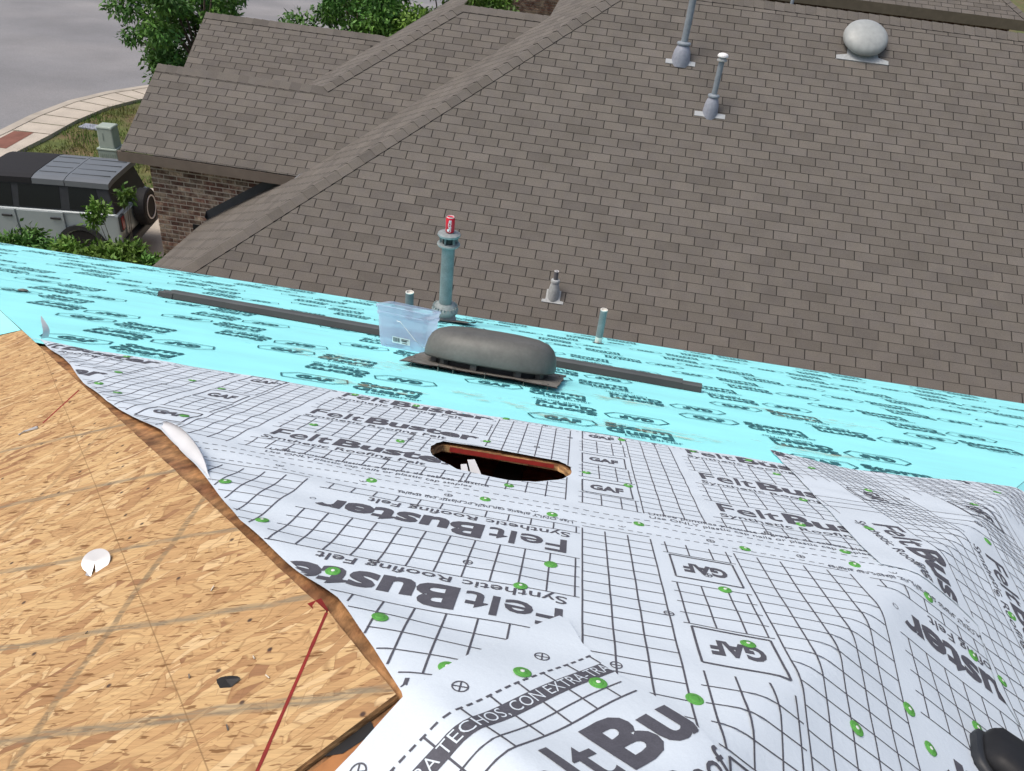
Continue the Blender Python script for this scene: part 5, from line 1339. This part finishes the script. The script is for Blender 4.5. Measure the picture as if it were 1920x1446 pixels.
def pane(name, quad, m='car_glass', parent=None):
    mb = MB(); mb.face(quad); return cpart(name, mb, m, parent)
for sg in (1, -1):
    q = lambda x, z: (x, sg*(gw(z)+.006), z)
    for nm, (a, b, c, d) in (('rear_quarter_window', (.34, .98, .44, .98)), ('rear_door_window', (1.16, 1.98, 1.16, 1.96)), ('front_door_window', (2.10, 2.98, 2.10, 2.58))):
        pts = [q(a, 1.225), q(b, 1.225), q(d, 1.66), q(c, 1.66)]; pane(nm, pts if sg < 0 else pts[::-1])
    for nm, x0, x1 in (('rear_door', 1.10, 2.03), ('front_door', 2.05, 3.02)):
        mb = MB(); mb.box(((x0+x1)/2, sg*(bw_(.85)+.004), .86), (x1-x0-.018, .022, .62)); dr = cpart(nm, mb, 'car_paint', bv=.008)
        mb = MB(); mb.box((x0+.17, sg*(bw_(.9)+.034), 1.04), (.20, .03, .045)); cpart('handle', mb, 'car_trim', dr, .01)
    mb = MB(); mb.box((1.55, sg*(bw_(1.1)+.004), 1.165), (2.9, .014, .016), tone=.8); cpart('belt_line', mb, 'car_paint')
    for x in (.83, 3.55):
        mb = MB(); pr = []
        for k in range(15):
            a = math.pi*k/14; pr.append(((x+.50*math.cos(a), .42+.50*math.sin(a)), (x+.41*math.cos(a), .42+.41*math.sin(a))))
        for k in range(14):
            (a0, a1), (b0, b1) = pr[k], pr[k+1]; y0, y1 = sg*.90, sg*.985
            mb.face([(a0[0], y1, a0[1]), (b0[0], y1, b0[1]), (b1[0], y1, b1[1]), (a1[0], y1, a1[1])][::sg]); mb.face([(a0[0], y0, a0[1]), (b0[0], y0, b0[1]), (b0[0], y1, b0[1]), (a0[0], y1, a0[1])][::sg])
        cpart('wheel_arch', mb, 'car_trim')
        wm = Matrix.Translation((x, sg*.80, .40)) @ Matrix.Rotation(math.pi/2, 4, 'X')
        mb = MB(); mb.lathe([(.25, -.13), (.38, -.13), (.40, -.10), (.40, .10), (.38, .13), (.25, .13)], 28, wm); ty = cpart('wheel', mb, 'tyre', smooth=False)
        mb = MB(); mb.lathe([(.25, -.12), (.23, -.10), (.06, -.09), (.05, -.12)], 20, wm); mb.lathe([(.25, .12), (.23, .10), (.06, .09), (.05, .12)], 20, wm); cpart('rim', mb, 'car_roof', ty)
    mb = MB(); mb.box((.0, sg*.80, .98), (.05, .15, .28)); cpart('tail_light', mb, 'tail_red', bv=.015)
    mb = MB(); mb.box((.012, sg*.80, .98), (.05, .20, .34)); cpart('light_surround', mb, 'car_trim', bv=.01)
    mb = MB(); mb.box((2.93, sg*1.02, 1.27), (.10, .20, .16)); cpart('door_mirror', mb, 'car_trim', bv=.03)
    mb = MB(); mb.lathe([(.11, 0), (.11, .03), (.09, .05)], 20, Matrix.Translation((4.40, sg*.68, .92)) @ Matrix.Rotation(math.pi/2, 4, 'Y')); cpart('headlight', mb, 'white')
pane('rear_window', [(.108, -.68, 1.26), (.108, .68, 1.26), (.190, .62, 1.66), (.190, -.62, 1.66)][::-1])
pane('windscreen', [(3.10, -.76, 1.27), (3.10, .76, 1.27), (2.68, .68, 1.70), (2.68, -.68, 1.70)])
mb = MB(); mb.box((.0, .0, .90), (.03, 1.30, .46)); cpart('tailgate', mb, 'car_paint', bv=.01)
sw = Matrix.Translation((-.17, -.08, 1.02)) @ Matrix.Rotation(math.pi/2, 4, 'Y')
mb = MB(); mb.lathe([(.24, -.12), (.37, -.13), (.40, -.10), (.40, .09), (.37, .12), (.26, .13)], 32, sw); sp_ = cpart('spare_wheel', mb, 'tyre')
mb = MB(); mb.lathe([(.265, -.131), (.262, -.142), (.235, -.142), (.232, -.128)], 32, sw, cap=False); cpart('bead_ring', mb, 'white', sp_, smooth=True)
mb = MB(); mb.lathe([(.235, -.12), (.10, -.10), (.04, -.11), (.001, -.115)], 24, sw, cap=False); cpart('rim', mb, 'car_trim', sp_)
mb = MB(); mb.box((-.03, 0, .52), (.20, 1.80, .20)); cpart('rear_bumper', mb, 'car_trim', bv=.04)
mb = MB(); mb.box((4.46, 0, .56), (.20, 1.85, .22)); cpart('front_bumper', mb, 'car_trim', bv=.04)
mb = MB(); mb.box((4.405, 0, .92), (.03, 1.10, .20)); cpart('grille', mb, 'car_trim', bv=.01)
mb = MB(); mb.lathe([(.17, -.012), (.19, 0), (.17, .012)], 24, Matrix.Translation((2.55, .38, 1.22)) @ Matrix.Rotation(1.2, 4, 'Y')); cpart('steering_wheel', mb, 'car_trim')

# ------------------------------------------------------------------ trees and shrubs
def foliage(name, label, cat, base, clumps, nleaf, leaf, m, seed, trunk_r, fork, group=None, droop=.5):
    rg = np.random.default_rng(seed); t = thing(name, base, label, cat, group); b = Vector(base)
    cl = np.array([c[:3] for c in clumps]); rad = np.array([c[3] for c in clumps]); w = rad**2; w = w/w.sum()
    idx = rg.choice(len(clumps), nleaf, p=w); d = rg.normal(size=(nleaf, 3)); d /= np.linalg.norm(d, axis=1)[:, None]
    r = rg.random(nleaf)**.42; P = cl[idx]+d*(rad[idx]*r)[:, None]*np.array([1, 1, .72])
    # twigs: leaves gather along short twig directions
    tw = rg.normal(size=(nleaf, 3))*leaf*.35; P += tw
    ax = d*.6+rg.normal(size=(nleaf, 3))*.6; ax[:, 2] -= droop; ax /= np.linalg.norm(ax, axis=1)[:, None]
    sd_ = np.cross(ax, rg.normal(size=(nleaf, 3))); sd_ /= np.linalg.norm(sd_, axis=1)[:, None]
    ln = leaf*rg.uniform(.7, 1.35, nleaf)[:, None]; wd2 = ln*.20
    V4 = np.stack([P, P+ax*ln*.45+sd_*wd2, P+ax*ln, P+ax*ln*.45-sd_*wd2], 1).reshape(-1, 3)
    me = bpy.data.meshes.new('crown'); me.from_pydata((V4+np.array([0, 0, ZO])).tolist(), [], np.arange(nleaf*4).reshape(-1, 4).tolist())
    a = me.attributes.new('tone', 'FLOAT', 'FACE'); ct = rg.uniform(.78, 1.22, len(clumps)); a.data.foreach_set('value', (ct[idx]*rg.uniform(.7, 1.35, nleaf)).astype(np.float32))
    me.materials.append(MT[m]); o = bpy.data.objects.new('crown' if cat == 'tree' else 'foliage', me); C.objects.link(o); attach(o, t)
    fk = b+Vector(fork)
    mb = MB(); mid = b.lerp(fk, .5)+V(trunk_r*.6, -trunk_r*.3, 0); mb.tube([b-V(0, 0, .05), mid, fk], [trunk_r*1.3, trunk_r, trunk_r*.8], 10); mb.build('trunk' if cat == 'tree' else 'stem', MT['bark'], t, smooth=True)
    order = rg.permutation(len(clumps))[:min(16, len(clumps))]
    for k in order:
        c = Vector(cl[k]); m1 = fk.lerp(c, .5)+V(0, 0, -.12*(c-fk).length); mb = MB(); mb.tube([fk-V(0, 0, trunk_r), m1, c], [trunk_r*.5, trunk_r*.28, trunk_r*.10], 6); mb.build('branch', MT['bark'], t, smooth=True)
    return t
def blob(c, rx, ry, rz, n, r, seed):
    g = random.Random(seed); out = []
    while len(out) < n:
        x, y, z = (g.uniform(-1, 1) for _ in range(3)); q = x*x+y*y+z*z
        if q > 1 or q < .16: continue
        out.append((c[0]+x*rx, c[1]+y*ry, c[2]+z*rz, r*g.uniform(.6, 1.25)))
    return out
foliage('shade_tree', 'leafy green tree at the kerb left of the neighbouring gables', 'tree', (-13.0, 24.2, GZ), blob((-12.95, 24.0, -4.95), 1.75, 1.7, 2.5, 56, .48, 1), 18000, .17, 'leaf', 4, .14, (0.2, -.1, 2.0))
foliage('shade_tree', 'green tree directly behind the left end of the rear gable ridge', 'tree', (-8.6, 26.8, GZ), blob((-8.5, 26.6, -4.3), 2.0, 1.8, 2.3, 46, .56, 2), 17000, .17, 'leaf', 5, .15, (0.1, 0, 2.0))
foliage('shade_tree', 'yellow-green tree behind the second hip at the top edge', 'tree', (-5.4, 26.6, GZ), blob((-5.5, 26.2, -4.35), 2.1, 1.6, 2.0, 46, .56, 3), 17000, .16, 'leaf2', 6, .15, (0.1, 0, 2.0))
g = 'shrubs between the two houses'
foliage('shrub', 'low leafy shrub at the far left hiding the car door', 'shrub', (-9.9, 11.5, GZ), blob((-9.75, 11.5, -6.80), .75, .6, .50, 24, .26, 11), 5200, .115, 'leaf', 12, .03, (0, 0, .6), g, .1)
foliage('shrub', 'bright green shrub in front of the car body', 'shrub', (-8.75, 11.5, GZ), blob((-8.75, 11.5, -6.72), .62, .55, .45, 22, .25, 13), 5200, .115, 'leaf2', 14, .03, (0, 0, .6), g, .1)
foliage('shrub', 'shrub with reaching sprigs below the car tail light', 'shrub', (-7.85, 11.6, GZ), blob((-7.95, 11.6, -6.50), .46, .5, .36, 17, .24, 15)+[(-8.42, 11.65, -5.62, .13), (-8.36, 11.68, -5.52, .12), (-8.47, 11.6, -5.75, .10), (-7.97, 11.9, -5.32, .12), (-7.92, 11.9, -5.24, .10), (-8.03, 11.9, -5.42, .09)], 5200, .115, 'leaf2', 16, .03, (-.1, 0, .7), g, .1)
foliage('shrub', 'small dark shrub by the corner of the brick wall', 'shrub', (-7.35, 11.6, GZ), blob((-7.38, 11.55, -6.62), .34, .34, .34, 12, .17, 17), 2600, .10, 'leaf', 18, .02, (0, 0, .6), g, .1)
